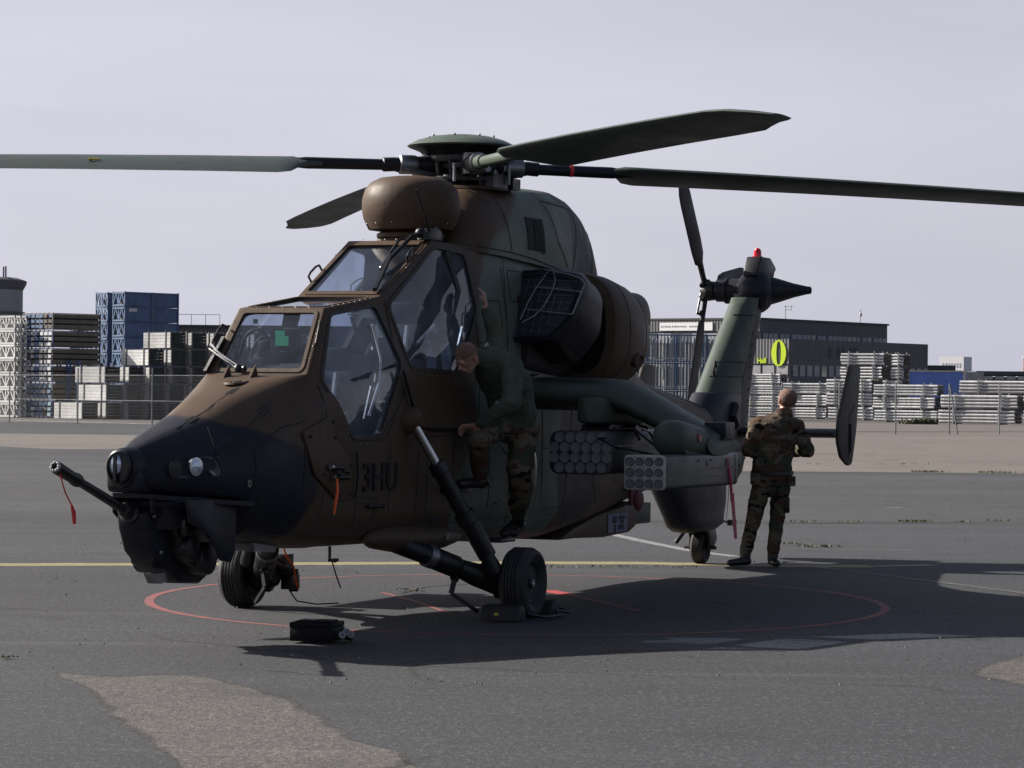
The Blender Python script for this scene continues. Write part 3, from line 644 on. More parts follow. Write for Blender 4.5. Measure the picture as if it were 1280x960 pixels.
ct = M(); ct.cyl((2.05, y_ + .05, 1.172), (2.02, y_ + .05, 1.17), .019, n=8); ct.build('probe_tip', M_STEEL, heli); ct = M(); ct.cyl((1.99, y_ + .04, 1.10), (1.965, y_ + .04, 1.10), .017, n=8); ct.build('probe_tip', M_STEEL, heli)
ct = M(); ct.tube([(1.97, y_ + .06, 1.09), (1.98, y_ + .07, 1.0), (1.99, y_ + .06, .92), (1.99, y_ + .05, .84)], [.009, .012, .012, .008], 6); ct.build('streamer', M_ORANGE, heli)
ct = M(); ct.tube([(1.60, y_ + .04, 1.28), (1.60, y_ + .05, 1.1), (1.62, y_ + .04, .94)], .012, 6); ct.build('tube_guard', M_DARK, heli)
ct = M(); ct.cyl((1.38, hull_y(1.3, .87) + .02, .875), (1.12, hull_y(1.1, .87) + .02, .87), .013, n=8); ct.bar((1.38, hull_y(1.3, .87), .875), (1.38, hull_y(1.3, .87) + .03, .875), .02); ct.bar((1.12, hull_y(1.3, .87), .875), (1.12, hull_y(1.3, .87) + .03, .875), .02); ct.build('step_handle', M_DARK, heli)
# lettering
def text_on(name, body, x0, z0, h, m_, sx=1.0, y=None, bold=.0, ry=0, parent=heli, loc=None, rot=None, depth=.002, spacing=1.0):
    cu = bpy.data.curves.new('t', 'FONT'); cu.body = body; cu.size = h / .7; cu.extrude = depth; cu.offset = bold; cu.space_character = spacing
    t = bpy.data.objects.new('t', cu); COL.objects.link(t); t.scale = (sx, 1, 1)
    dg = bpy.context.evaluated_depsgraph_get(); me = bpy.data.meshes.new_from_object(t.evaluated_get(dg)); bpy.data.objects.remove(t)
    for v in me.vertices: v.co.x *= sx
    me.materials.clear(); me.materials.append(m_); o = bpy.data.objects.new(name, me); COL.objects.link(o); o.parent = parent
    if loc is None: o.matrix_local = Matrix.Translation((x0, y, z0)) @ Matrix(((-1, 0, 0), (0, 0, 1), (0, 1, 0))).to_4x4()
    else: o.matrix_local = Matrix.Translation(loc) @ rot.to_4x4()
    return o
tx = text_on('fuselage_lettering', '3HU', 1.46, .99, .20, M_SEAM, 1.05, y=max(hull_y(x_, z_) for x_ in (.85, 1.1, 1.46) for z_ in (.99, 1.19)) + .004, bold=.004, spacing=1.05)
# ---- dorsal engine and gearbox cowling
cw = M(); prof = [(-.60, 2.83, 2.86, .30), (-.75, 2.83, 3.08, .42), (-.95, 2.82, 3.30, .46), (-1.25, 2.81, 3.40, .47), (-1.9, 2.78, 3.425, .47), (-2.6, 2.74, 3.45, .46), (-2.95, 2.68, 3.455, .44), (-3.25, 2.62, 3.42, .41), (-3.48, 2.58, 3.35, .39), (-3.66, 2.54, 3.25, .36), (-3.80, 2.50, 3.10, .33), (-3.90, 2.45, 2.90, .31), (-3.98, 2.40, 2.70, .28)]
rings = []
for (x, zb_, zt, w) in prof:
    rg = []
    for k in range(25):
        t = math.pi * k / 24; c_, s_ = math.cos(t), math.sin(t)
        rg.append(V(x, w * (abs(c_) ** .45) * (1 if c_ > 0 else -1) * (1 - .22 * s_ ** 3), zb_ + (zt - zb_) * (s_ ** .72 if s_ > 0 else 0)))
    rings.append(rg + [V(x, -w * .5, zb_ - .03), V(x, 0, zb_ - .03), V(x, w * .5, zb_ - .03)])
cw.loft(rings); cow = cw.build('engine_cowling', P_HULL, heli, smooth=40)
# cowl hatch (open louvre) and panel lines
def cow_y(x, z):
    for (a, b) in zip(prof, prof[1:]):
        if a[0] >= x >= b[0]:
            t = (a[0] - x) / (a[0] - b[0]); zb_, zt, w = (a[i] + (b[i] - a[i]) * t for i in (1, 2, 3)); break
    h = min(1, max(0, (z - zb_) / (zt - zb_))) ** (1 / .72); c_ = math.sqrt(max(0, 1 - h * h)); return w * c_ ** .45 * (1 - .22 * h ** 3)
hp = [(-1.80, 2.90), (-2.12, 2.88), (-2.12, 3.14), (-1.80, 3.16)]
ht = M(); ht.loft([[V(-1.80 - .04 * k, cow_y(-1.80 - .04 * k, 2.89 + .054 * q) + .008, 2.89 + .054 * q) for q in range(6)] + [V(-1.80 - .04 * k, cow_y(-1.80 - .04 * k, 2.89 + .054 * q) - .03, 2.89 + .054 * q) for q in range(5, -1, -1)] for k in range(9)]); h_ = ht.build('cowl_vent', M_SEAM, cow)
ht = M()
for k in range(4): x = -2.10 + .045 * k; ht.tube([(x, cow_y(x, 2.9 + .06 * q) + .014, 2.9 + .06 * q) for q in range(5)], .005, 5)
ht.tube([(-2.14, cow_y(-2.14, z) + .012, z) for z in (2.87, 2.96, 3.06, 3.16)], .012, 6); ht.build('vent_louvre', P_GREEN, cow)['kind'] = 'stuff'
cl = M()
def cline(*pts):
    fine = []
    for p, q in zip(pts, pts[1:]): fine += [(p[0] + (q[0] - p[0]) * k / 6, p[1] + (q[1] - p[1]) * k / 6) for k in range(6)]
    fine.append(pts[-1]); cl.ribbon([V(x, cow_y(x, z) + .003, z) for x, z in fine], (0, 1, .4), .009)
cline((-2.35, 3.40), (-2.5, 3.0), (-2.75, 2.78)); cline((-3.2, 3.38), (-3.0, 3.0), (-2.85, 2.74)); cline((-3.62, 3.22), (-3.45, 2.66)); cline((-.7, 2.87), (-1.4, 2.85), (-1.9, 2.82), (-3.1, 2.70), (-3.8, 2.58)); cline((-2.4, 3.33), (-3.1, 3.30)); cline((-1.3, 3.3), (-1.45, 2.86))
cl.build('cowl_panel_gap', M_SEAM, cow, smooth=0)['kind'] = 'stuff'
# ---- roof sight ball
sg = M(); sg.lathe((-.50, 0, 2.97), (0, 0, 1), [(0, .25), (.012, .335), (.045, .352), (.055, .356), (.10, .377), (.17, .39), (.25, .388), (.33, .365), (.385, .32), (.42, .25), (.435, .14), (.44, 0)], 40); sight = sg.build('roof_sight', P_BROWN, heli, smooth=50)
sg = M(); sg.lathe((-.50, 0, 2.86), (0, 0, 1), [(0, .24), (.05, .24), (.06, .27), (.09, .27), (.115, .22)], 32); sg.build('sight_collar', P_BROWN, sight)
sg = M()
for k in range(14): a = 2 * math.pi * k / 14; sg.ball((-.5 + .357 * math.cos(a), .357 * math.sin(a), 3.025), .006, 6, 4)
sg.build('sight_screw', M_STEEL, sight)['kind'] = 'stuff'
sg = M(); sg.tube([(-.09, .35, 2.92), (.05, .36, 3.08), (.20, .36, 3.25)], [.012, .009, .006], 8); sg.build('whip_antenna', M_DARK, heli)
sg = M(); sg.prism([(-.32, 2.88), (-.30, 2.96), (-.18, 2.99), (-.05, 2.95), (-.02, 2.88)], 'y', .28, .36); sg.build('antenna_foot', M_DARK, heli, bevel=.01)
# ---- wipers
def wiper(pts, bl, name='wiper'):
    w_ = M(); w_.tube(pts, .010, 6); w_.tube([p + V(0, .03, 0) for p in pts], .006, 6); w_.ball(pts[0], .03, 10, 6); w_.ball(pts[0] + V(0, .05, 0), .022, 8, 6); w = w_.build(name, M_DARK, heli)
    b_ = M(); b_.bar(bl[0], bl[1], .016, .03); b_.bar(bl[0] + V(.012, 0, .01), bl[1] + V(.012, 0, .01), .028, .008); b_.build('wiper_blade', M_DARK, w); return w
wiper([V(2.16, -.12, 1.86), V(2.11, -.27, 1.93), V(2.03, -.42, 2.00)], (V(2.12, -.40, 1.83), V(1.92, -.36, 2.08)))
st = M(); st.tube([V(2.17, -.14, 1.87), V(2.12, -.28, 1.955), V(2.05, -.40, 2.04)], .006, 6); st.tube([V(2.17, -.10, 1.87), V(2.11, -.25, 1.94), V(2.04, -.41, 2.03)], .006, 6); st.build('wiper_arm', M_STEEL, heli)
w2 = M(); w2.tube([V(-.05, .30, 2.93), V(.06, .26, 2.90), V(.30, .20, 2.73), V(.42, .18, 2.64)], .017, 8); w2.tube([V(-.08, .22, 2.93), V(.10, .17, 2.87), V(.40, .17, 2.66)], .011, 8); w2.ball((-.06, .28, 2.93), .045, 10, 6)
w2.ball((.42, .18, 2.64), .024, 8, 6); w2.bar((.28, .185, 2.745), (.78, .29, 2.465), .028, .03); w2.build('wiper', M_DARK, heli)
# wedge shaped wire deflectors in front of the windscreen
for y_ in (-.16, .05):
    wd = M(); wd.add([V(2.20, y_ - .012, 1.80), V(2.20, y_ + .012, 1.80), V(2.33, y_ - .012, 1.785), V(2.33, y_ + .012, 1.785), V(2.22, y_ - .004, 1.885), V(2.22, y_ + .004, 1.885)], [(0, 1, 3, 2), (0, 2, 4), (1, 5, 3), (2, 3, 5, 4), (0, 4, 5, 1)]); wd.build('deflector_fin', P_BROWN, heli, smooth=0)
# grab handles on the canopy frame
for (p, q, o_) in (((1.95, .385, 2.03), (1.85, .365, 2.17), (.05, .03, .02)), ((.56, -.345, 2.535), (.38, -.345, 2.63), (.02, -.02, .05)), ((.36, .36, 2.69), (.24, .36, 2.755), (.03, .02, .06)), ((1.99, -.39, 2.0), (1.86, -.37, 2.16), (.05, -.02, .02))):
    p, q, o_ = V(*p), V(*q), V(*o_); gh = M(); gh.tube([p, p + o_ * .8, p.lerp(q, .25) + o_, p.lerp(q, .75) + o_, q + o_ * .8, q], .009, 8); gh.build('grab_handle', M_DARK, heli)
# ---- cockpit interior
ci = M(); ci.prism([(2.2, 1.04), (2.2, 1.80), (2.06, 1.84), (1.86, 1.90), (1.72, 1.88), (1.66, 1.60), (1.64, 1.04)], 'y', -.34, .34); ci.build('instrument_coaming', M_INT, heli, bevel=.02)
ci = M(); ci.prism([(.92, 1.04), (.92, 1.86), (.84, 1.96), (.72, 1.98), (.62, 1.8), (.60, 1.04)], 'y', -.24, .24); ci.build('rear_instrument_panel', M_INT, heli, bevel=.02)
for x0, z0 in ((1.28, 1.04), (.02, 1.42)):
    s_ = M(); s_.box((x0, 0, z0 + .10), (.46, .42, .14)); s_.prism([(x0 - .22, z0 + .1), (x0 - .12, z0 + .1), (x0 - .30, z0 + .82), (x0 - .40, z0 + .82)], 'y', -.21, .21); s_.box((x0 - .35, 0, z0 + .90), (.09, .26, .18)); s = s_.build('pilot_seat', M_INT, heli, bevel=.02)
    for y_ in (-.09, .09): w_ = M(); w_.tube([(x0 - .27, y_, z0 + .80), (x0 - .16, y_ * 1.2, z0 + .5), (x0 - .06, y_ * .8, z0 + .2)], .02, 6); w_.build('harness_strap', M_WEB, s)
    c_ = M(); c_.box((x0, 0, z0 + .19), (.40, .36, .05)); c_.build('seat_cushion', M_SEAT, s, bevel=.02)
hd = M(); hd.box((1.62, -.02, 2.06), (.06, .22, .20)); hd.box((1.72, -.02, 1.92), (.2, .2, .14)); hd.box((1.60, -.20, 2.02), (.05, .1, .1)); hd.box((1.60, .17, 1.99), (.05, .12, .12)); hud = hd.build('head_up_display', M_INT, heli, bevel=.012)
hd = M(); hd.prism([(-.085, 2.03), (.02, 2.03), (.02, 2.10), (-.01, 2.10), (-.01, 2.14), (-.085, 2.14)], 'x', 1.652, 1.658); hd.build('green_screen', mat('green_glow', (.02, .3, .12), .4, bump=0, emit=((.05, .50, .25), .10)), hud)
hd = M(); hd.tube([V(1.60, -.27 + .14 * math.cos(t) * .9, 1.95 + .20 * math.sin(t)) for t in [math.pi * k / 12 for k in range(13)]], .012, 8); hd.tube([V(1.5, -.25 + .12 * math.cos(t) * .9, 1.93 + .17 * math.sin(t)) for t in [math.pi * k / 12 for k in range(13)]], .010, 8); hd.build('screen_hoop', M_DARK, hud)
# inner door rails, handles and papers seen through the port windows
dr = M(); dr.tube([(1.08, .42, 1.52), (.93, .40, 1.92), (.99, .36, 2.24)], .022, 8); dr.tube([(1.16, .40, 1.5), (1.0, .38, 1.75), (1.25, .33, 2.25)], .017, 8); dr.ball((1.32, .36, 1.47), (.14, .06, .1), 12, 8); dr.build('door_rail', M_DARK, heli)
dr = M(); dr.tube([(1.20, .45, 1.53), (1.03, .455, 1.78), (1.0, .45, 1.95), (1.07, .41, 2.2)], .010, 8); dr.build('inner_rail', M_WEB, heli)
for pp_ in ([(.36, .45, 2.07), (.02, .44, 2.22), (-.02, .44, 2.13)], [(.22, .46, 1.97), (-.10, .45, 2.10), (-.3, .45, 2.17)]): dr = M(); dr.tube(pp_, .015, 8); dr.build('inner_rail', M_WEB, heli)
dr = M(); dr.tube([(-.30, .36, 2.80), (-.42, .42, 2.5), (-.2, .45, 2.2), (.1, .46, 2.02)], [.06, .05, .04, .04], 8); dr.tube([(.34, .44, 1.97), (.05, .44, 2.12), (-.2, .44, 2.18)], .03, 8); dr.ball((-.52, .46, 2.26), (.07, .03, .07), 10, 8); dr.ball((.42, .2, 1.98), (.2, .12, .14), 14, 8); dr.tube([(-.5, .47, 2.25), (-.36, .47, 1.98)], .025, 8); dr.build('door_frame_tube', M_DARK, heli)
M_PAPER = mat('white_paper', (.7, .7, .72), .8, var=.08, bump=0)
for cc_, ang in (((.10, .46, 1.99), 0), ((-.16, .465, 1.97), .3)): dr = M(); dr.box(cc_, (.16, .006, .21), Matrix.Rotation(ang, 3, 'Y')); dr.build('paper_sheet', M_PAPER, heli)
# ---- underside parts at the nose wheel bay side
ub = M(); ub.prism([(2.62, .60), (2.62, .68), (2.25, .68), (2.30, .58)], 'y', -.10, .26); ub.build('belly_plate', M_DSTEEL, heli)
ub = M(); ub.tube([(1.72, .40, .60), (1.72, .40, .50), (1.66, .42, .49)], .012, 8); ub.bar((1.76, .42, .50), (1.64, .42, .50), .03, .02); ub.tube([(1.72, .42, .49), (1.68, .43, .40), (1.60, .43, .30)], .006, 6); ub.build('static_wire', M_DARK, heli)
# ---- chin gun turret
tu = M(); tu.lathe((3.45, 0, .99), (0, 0, -1), [(-.01, .30), (.02, .33), (.05, .32), (.06, .28), (.20, .27)], 32, 1, 1.15); tur = tu.build('gun_turret', P_BLACK, heli)
cb = M(); pl_ = [(3.92, .10), (3.72, .235), (3.5, .33), (3.25, .40), (2.95, .435)]; pl_ = pl_ + [(x, -y) for x, y in pl_[::-1]]; lz = lambda x: .955 + .075 * ((x - 2.95) / .97) ** 1.2 if x > 2.95 else .955
vs = [V(x, y, lz(x) - .03) for x, y in pl_] + [V(x, y, lz(x)) for x, y in pl_]; n = len(pl_); cb.add(vs, [tuple(range(n)), tuple(range(2 * n - 1, n - 1, -1))] + [(i, i + n, (i + 1) % n + n, (i + 1) % n) for i in range(n)]); cb.build('chin_lip', P_BLACK, tur)
for s_ in (-1, 1):
    tp = M(); tp.prism([(3.75, .99), (3.06, .96), (3.08, .62), (3.14, .55), (3.26, .57), (3.34, .66), (3.48, .77), (3.7, .84)] if s_ > 0 else [(3.30, .98), (3.0, .96), (3.0, .62), (3.12, .60), (3.24, .70)], 'y', s_ * .335, s_ * .36); tp.build('side_shield', P_BLACK, tur, bevel=.004)
    tp = M(); tp.prism([(3.84, 1.0), (3.84, .90), (3.78, .86), (3.70, .88), (3.55, .82), (3.3, .82), (3.3, .97)], 'y', s_ * .13, s_ * .15); tp.build('front_bracket', P_BLACK, tur, bevel=.004)
tb = M(); tb.prism([(3.74, .95), (3.88, .90), (3.86, .80), (3.78, .64), (3.62, .53), (3.48, .46), (3.42, .42), (3.12, .40), (3.0, .45), (2.94, .55), (3.0, .72), (3.25, .84), (3.5, .93)], 'y', -.10, .12); tb.build('gun_body', P_BLACK, tur, bevel=.03)
tb = M(); tb.prism([(3.62, .82), (3.50, .58), (3.18, .47), (2.98, .58), (3.2, .76), (3.45, .82)], 'y', .12, .20); tb.prism([(3.6, .78), (3.5, .54), (3.2, .48), (3.0, .6), (3.2, .76)], 'y', -.2, -.10); tb.cyl((3.45, -.2, .66), (3.45, .25, .66), .09); tb.cyl((3.25, -.28, .58), (3.25, .26, .58), .11); tb.box((3.56, .25, .80), (.12, .05, .12)); tb.build('feed_box', M_DARK, tur, bevel=.012)
for (x, z) in ((3.80, .88), (3.70, .64), (3.4, .72)):
    b_ = M(); b_.ball((x, .14, z), .014, 8, 6); b_.build('gun_bolt', M_DSTEEL, tur)
tb = M(); tb.prism([(3.72, .50), (3.66, .43), (3.58, .44), (3.60, .50)], 'y', .02, .12); tb.build('gun_bracket', M_DSTEEL, tur)
g0, g1 = V(3.86, 0, .895), V(4.79, 0, 1.215); gd = (g1 - g0).normalized()
gb = M(); gb.lathe(g0 - gd * .12, gd, [(0, .070), (.14, .070), (.15, .050), (.22, .045), (.23, .032), (.81, .029), (.82, .042), (.85, .046), (.88, .042), (.90, .038), (1.09, .042), (1.10, .040)], 20); gun = gb.build('gun_barrel', M_DARK, tur, smooth=35)
gb = M(); gb.lathe(g1 - gd * .01, gd, [(-.02, .036), (.02, .039), (.03, .035), (.03, .020), (.0, .018)], 20); gb.build('muzzle_ring', M_DSTEEL, gun)
gb = M()
for k in range(7): a = 2 * math.pi * k / 7; x_ = V(0, 1, 0); y_ = gd.cross(x_); gb.ball(g1 + gd * .02 + (x_ * math.cos(a) + y_ * math.sin(a)) * .026, .005, 8, 6)
gb.build('muzzle_stud', M_DSTEEL, gun)['kind'] = 'stuff'
gb = M(); gb.tube([(4.79, .03, 1.17), (4.76, .05, 1.06), (4.70, .06, .98)], .005, 6); gb.tube([(4.70, .06, .98), (4.68, .065, .93), (4.67, .065, .86)], [.008, .016, .012], 6); gb.build('red_streamer', M_RED, gun)
# ---- main landing gear, both sides
def wheel(name, c, r, w, parent, ax=(0, 1, 0), hub_side=1):
    t = M(); h = w / 2; prof = [(-h * .55, r * .55), (-h * .85, r * .68), (-h, r * .80), (-h * .88, r * .92), (-h * .6, r * .985)]
    n = 5
    for k in range(n):
        a = -h * .6 + 1.2 * h * k / n; b = -h * .6 + 1.2 * h * (k + 1) / n
        prof += [(a + .002, r), (b - .008, r)] + ([(b - .006, r * .965), (b, r * .965)] if k < n - 1 else [])
    prof += [(h * .6, r * .985), (h * .88, r * .92), (h, r * .80), (h * .85, r * .68), (h * .55, r * .55)]
    t.lathe(c, ax, prof, 48); ty = t.build(name, M_RUB, parent, smooth=35)
    q = M(); q.lathe(c, ax, [(-h * .6, r * .3), (-h * .6, r * .56), (h * .55, r * .56), (h * .62, r * .54), (h * .5, r * .46), (h * .25, r * .42), (h * .22, r * .2), (h * .5, r * .17), (h * .66, r * .15), (h * .68, r * .09)] if hub_side > 0 else
                     [(-h * .68, r * .09), (-h * .66, r * .15), (-h * .5, r * .17), (-h * .22, r * .2), (-h * .25, r * .42), (-h * .5, r * .46), (-h * .62, r * .54), (-h * .55, r * .56), (h * .6, r * .56), (h * .6, r * .3)], 32); q.build('wheel_hub', P_BLACK, ty, smooth=30)
    q = M(); q.lathe(V(*c) + V(*ax) * h * .68 * hub_side, V(*ax) * hub_side, [(0, r * .11), (.012, r * .10), (.012, r * .06), (.004, r * .05)], 16); q.build('hub_cap', M_STEEL, ty)
    q = M()
    for k in range(8):
        a = 2 * math.pi * k / 8; p = V(*c) + V(r * .32 * math.cos(a), h * .24 * hub_side, r * .32 * math.sin(a)); q.cyl(p - V(0, .01, 0), p + V(0, .012, 0), r * .035, n=6)
    q.build('wheel_bolt', M_DSTEEL, ty)['kind'] = 'stuff'
    return ty
for s in (1, -1):
    g = M(); Y = lambda y: y * s
    top = V(.72, Y(.60), 1.46); bot = V(.22, Y(1.0), .46); dd = (bot - top).normalized(); Lh = (bot - top).length
    g.lathe(top + dd * .33, dd, [(0, .052), (.01, .066), (.09, .068), (.10, .058), (.44, .060), (.45, .080), (.53, .082), (.54, .072), (Lh - .33 - .02, .070), (Lh - .33, .04)], 20); leg = g.build('shock_strut', M_DARK, heli, smooth=35)
    g = M(); g.cyl(top, top + dd * .35, .036, n=16); g.build('chrome_piston', M_STEEL, leg)
    g = M(); g.lathe((.70, Y(.48), 1.50), (0, s, 0), [(0, .12), (.06, .115), (.14, .08), (.17, .04)], 16); g.build('strut_fairing', P_BROWN, leg)
    g = M(); a0 = V(.95, Y(.47), .625); a1 = V(.04, Y(1.0), .26)
    g.tube([a0, a0.lerp(a1, .35), a0.lerp(a1, .37), a0.lerp(a1, .62), a0.lerp(a1, .64), a0.lerp(a1, .8), a1], [.078, .072, .085, .085, .070, .088, .09], 16); arm = g.build('trailing_arm', M_DARK, heli, smooth=35)
    g = M(); g.tube([bot + V(.04, 0, .03), bot + V(.0, Y(.04), -.08), V(.05, Y(1.04), .28)], [.05, .065, .06], 12); g.cyl((.0, Y(.95), .262), (.0, Y(1.12), .262), .07); g.cyl((.0, Y(.98), .262), (.0, Y(1.04), .262), .12); g.build('axle_knuckle', M_DARK, arm, bevel=.0)
    g = M(); p = a0.lerp(a1, .36); q_ = a0.lerp(a1, .42); g.cyl(p, q_, .0875, n=18); g.build('chrome_collar', M_DSTEEL, arm)
    g = M(); g.bar((.40, Y(.82), .40), (.42, Y(.78), .20), .03, .04); g.bar((.42, Y(.78), .20), (.28, Y(.94), .06), .018, .03); g.bar((.36, Y(.80), .36), (.42, Y(.80), .30), .05, .05); g.build('tow_lug', M_DARK, arm)
    g = M(); g.tube([V(.45, Y(.62), .57), V(.40, Y(.76), .48), V(.32, Y(.9), .42), V(.2, Y(1.0), .40)], .011, 6); g.tube([bot + V(.06, 0, .05), V(.22, Y(.92), .34), V(.1, Y(1.0), .2)], .010, 6); g.build('brake_hose', M_DARK, arm)
    wheel('main_wheel', (0, Y(1.19), .27), .27, .22, heli, hub_side=s)
    # sponson fairing above the gear
    g = M(); rings = []
    for x, w_, zc, h_ in ((1.30, .02, .63, .03), (1.15, .10, .63, .075), (.85, .15, .62, .10), (.4, .16, .605, .105), (.0, .13, .595, .085), (-.28, .07, .59, .05), (-.45, .012, .59, .012)):
        rings.append([V(x, Y(.48) + Y(w_) * math.cos(2 * math.pi * k / 16), zc + h_ * math.sin(2 * math.pi * k / 16)) for k in range(16)])
    g.loft(rings); fair = g.build('gear_fairing', P_BROWN, heli, smooth=60)
    g = M(); g.lathe((.18, Y(.635), .61), (.1, s, 0), [(0, .024), (.008, .024), (.008, .012), (.003, .01)], 14); g.build('tie_down_eye', M_DSTEEL, fair)
# brake unit, cables and streamers at the far wheel
g = M(); g.lathe((0, -.96, .262), (0, 1, 0), [(-.12, .13), (.0, .14), (.02, .10), (.06, .09)], 16); g.box((-.12, -.90, .34), (.16, .10, .16)); g.box((-.2, -.88, .2), (.14, .10, .12)); g.cyl((.1, -.92, .36), (-.1, -.86, .30), .035, n=10); g.cyl((-.22, -.86, .30), (-.22, -.86, .12), .04, n=10); g.build('brake_unit', M_DARK, heli, bevel=.006)
g = M(); g.tube([(.02, -.84, .50), (-.02, -.82, .40), (-.10, -.80, .32), (-.14, -.80, .20), (-.18, -.80, .14)], [.006, .009, .008, .010, .006], 6); g.build('orange_streamer', M_ORANGE, heli)
g = M(); g.tube([(-.10, -.84, .14), (-.16, -.8, .05), (-.30, -.7, .02), (-.5, -.6, .02)], .006, 6); g.build('brake_cable', M_DARK, heli)
# ---- tail wheel
tw = wheel('tail_wheel', (-7.65, 0, .165), .165, .135, heli)
g = M(); g.prism([(-7.50, .40), (-7.80, .40), (-7.86, .24), (-7.72, .14), (-7.60, .14), (-7.62, .26)], 'y', .085, .11); g.prism([(-7.50, .40), (-7.80, .40), (-7.86, .24), (-7.72, .14), (-7.60, .14), (-7.62, .26)], 'y', -.11, -.085); g.box((-7.62, 0, .375), (.34, .2, .05)); g.cyl((-7.65, -.17, .165), (-7.65, .17, .165), .02, n=10); g.bar((-7.5, -.10, .36), (-7.35, -.16, .22), .03, .04); g.build('tail_wheel_fork', M_DARK, heli, bevel=.006)
# ---- tail: ventral keel, fin, gearbox, rotor, tailplane
def loft_xz(secs, n=18, p=.8):
    """secs: (z, xfront, xrear, halfwidth)"""
    rings = []
    for z, xf, xr, w in secs:
        xc, a = (xf + xr) / 2, (xf - xr) / 2; rg = []
        for k in range(n):
            t = 2 * math.pi * k / n; c_, s_ = math.cos(t), math.sin(t); rg.append(V(xc + a * math.copysign(abs(c_) ** p, c_), w * math.copysign(abs(s_) ** p, s_), z))
        rings.append(rg)
    mm = M(); mm.loft(rings); return mm
k_ = loft_xz([(1.05, -6.1, -8.30, .17), (.88, -6.22, -8.28, .175), (.76, -6.36, -8.26, .175), (.60, -6.56, -8.24, .17), (.48, -6.70, -8.20, .155), (.40, -6.80, -8.16, .16), (.345, -6.95, -7.95, .13), (.33, -7.1, -7.8, .08)], 28, .75); k_.build('ventral_keel', P_BLACK, heli, smooth=50)
g = M(); g.ribbon([(-8.02, .150, .44), (-8.04, .16, .62), (-8.05, .165, .80)], (0, 1, 0), .012); g.build('keel_gap', M_SEAM, heli, smooth=0)
g = M(); g.tube([(-8.14, .04, .43), (-8.30, .06, .40), (-8.36, .07, .39)], .010, 6); g.box((-8.42, .08, .39), (.16, .05, .06)); g.build('tail_hook_tag', M_DARK, heli)
fl = loft_xz([(1.42, -7.32, -8.52, .20), (1.60, -7.54, -8.60, .185), (1.80, -7.76, -8.68, .175), (2.10, -8.10, -8.84, .162), (2.40, -8.45, -9.02, .150), (2.66, -8.76, -9.20, .14), (2.74, -8.84, -9.24, .135)], 26, .9)
fin = fl.build('fin', P_GREEN, heli, smooth=50)
fl = loft_xz([(.78, -8.10, -8.35, .06), (.82, -8.05, -8.68, .08), (.92, -8.02, -8.86, .095), (1.08, -8.0, -8.96, .10), (1.30, -8.0, -9.00, .105), (1.66, -8.2, -9.06, .10), (2.0, -8.45, -9.18, .095), (2.30, -8.65, -9.31, .09), (2.68, -8.95, -9.50, .085)], 24, .7); fr_ = fl.build('fin_trailing_panel', P_DBROWN, heli, smooth=50)
fl = loft_xz([(1.36, -7.12, -8.56, .21), (1.50, -7.30, -8.60, .212), (1.72, -7.60, -8.67, .19), (1.735, -7.62, -8.68, .16)], 26, .9); fl.build('fin_root_fairing', P_BLACK, heli, smooth=50)
g = M()
for z, xf, xr, w in ((2.55, -8.62, -9.11, .146), (2.05, -8.04, -8.81, .166), (1.90, -7.87, -8.74, .172)):
    xc, a = (xf + xr) / 2, (xf - xr) / 2; rg = [V(xc + a * 1.0 * math.cos(t), w * 1.0 * math.sin(t) + .004, z) for t in [math.pi * k / 12 for k in range(13)]]; g.tube(rg, .005, 6)
g.ribbon([(-8.50, .15, 1.8), (-8.66, .14, 2.1), (-8.85, .13, 2.4), (-9.04, .12, 2.66)], (0, 1, 0), .014); g.build('fin_panel_gap', M_SEAM, fin, smooth=0)
g = M(); g.tube([(-7.98, .04, 2.00), (-7.90, .05, 2.05), (-7.87, .05, 1.96), (-7.9, .05, 1.86)], .014, 8); g.build('fin_handle', M_DARK, fin)
g = M(); g.lathe((-8.05, .17, 1.50), (0, 1, 0), [(0, .14), (.07, .14), (.10, .10)], 4, 1, 1); g.build('strobe_box', M_DARK, fin, smooth=0)
for k in range(14):
    pass
rv = M()
for k in range(12): rv.ball((-8.78 - .02 * k, .098, 1.05 + .12 * k), .008, 6, 4)
rv.build('fin_rivet', M_SEAM, fr_)['kind'] = 'stuff'
gx = M(); gx.ball((-9.40, 0, 2.82), (.27, .20, .24), 24, 14); gx.tube([(-9.28, 0, 2.80), (-9.30, 0, 2.66)], [.2, .16], 16); gbx = gx.build('tail_gearbox', P_BLACK, heli, smooth=60)
gx = M(); gx.lathe((-9.45, 0, 2.83), (-.45, .62, .02), [(0, .22), (.12, .20), (.24, .16), (.40, .10), (.56, .055), (.60, .05)], 20, 1, .8); gx.build('gearbox_tail_cone', P_BLACK, gbx, smooth=50)
gx = M(); gx.lathe((-9.42, 0, 2.83), (0, -1, 0), [(0, .135), (.30, .125), (.31, .14), (.34, .14), (.35, .12), (.44, .118)], 24); gx.build('drive_shaft_housing', P_BLACK, gbx, smooth=35)
gx = M(); gx.prism([(-9.18, 2.98), (-9.32, 3.19), (-9.66, 3.19), (-9.85, 3.10), (-9.78, 2.98)], 'y', -.085, .085); gx.cyl((-9.82, 0, 3.08), (-9.98, .02, 3.08), .03, n=12); pyl = gx.build('beacon_pylon', P_BLACK, gbx, bevel=.02)
gx = M(); gx.lathe((-9.45, 0, 3.18), (0, 0, 1), [(0, .055), (.02, .055), (.022, .042), (.07, .042), (.10, .028), (.11, .005)], 18); gx.build('red_beacon', mat('red_lens', (.6, .01, .03), .15, bump=0, var=.05), pyl)
hubt = V(-9.42, -.52, 2.83)
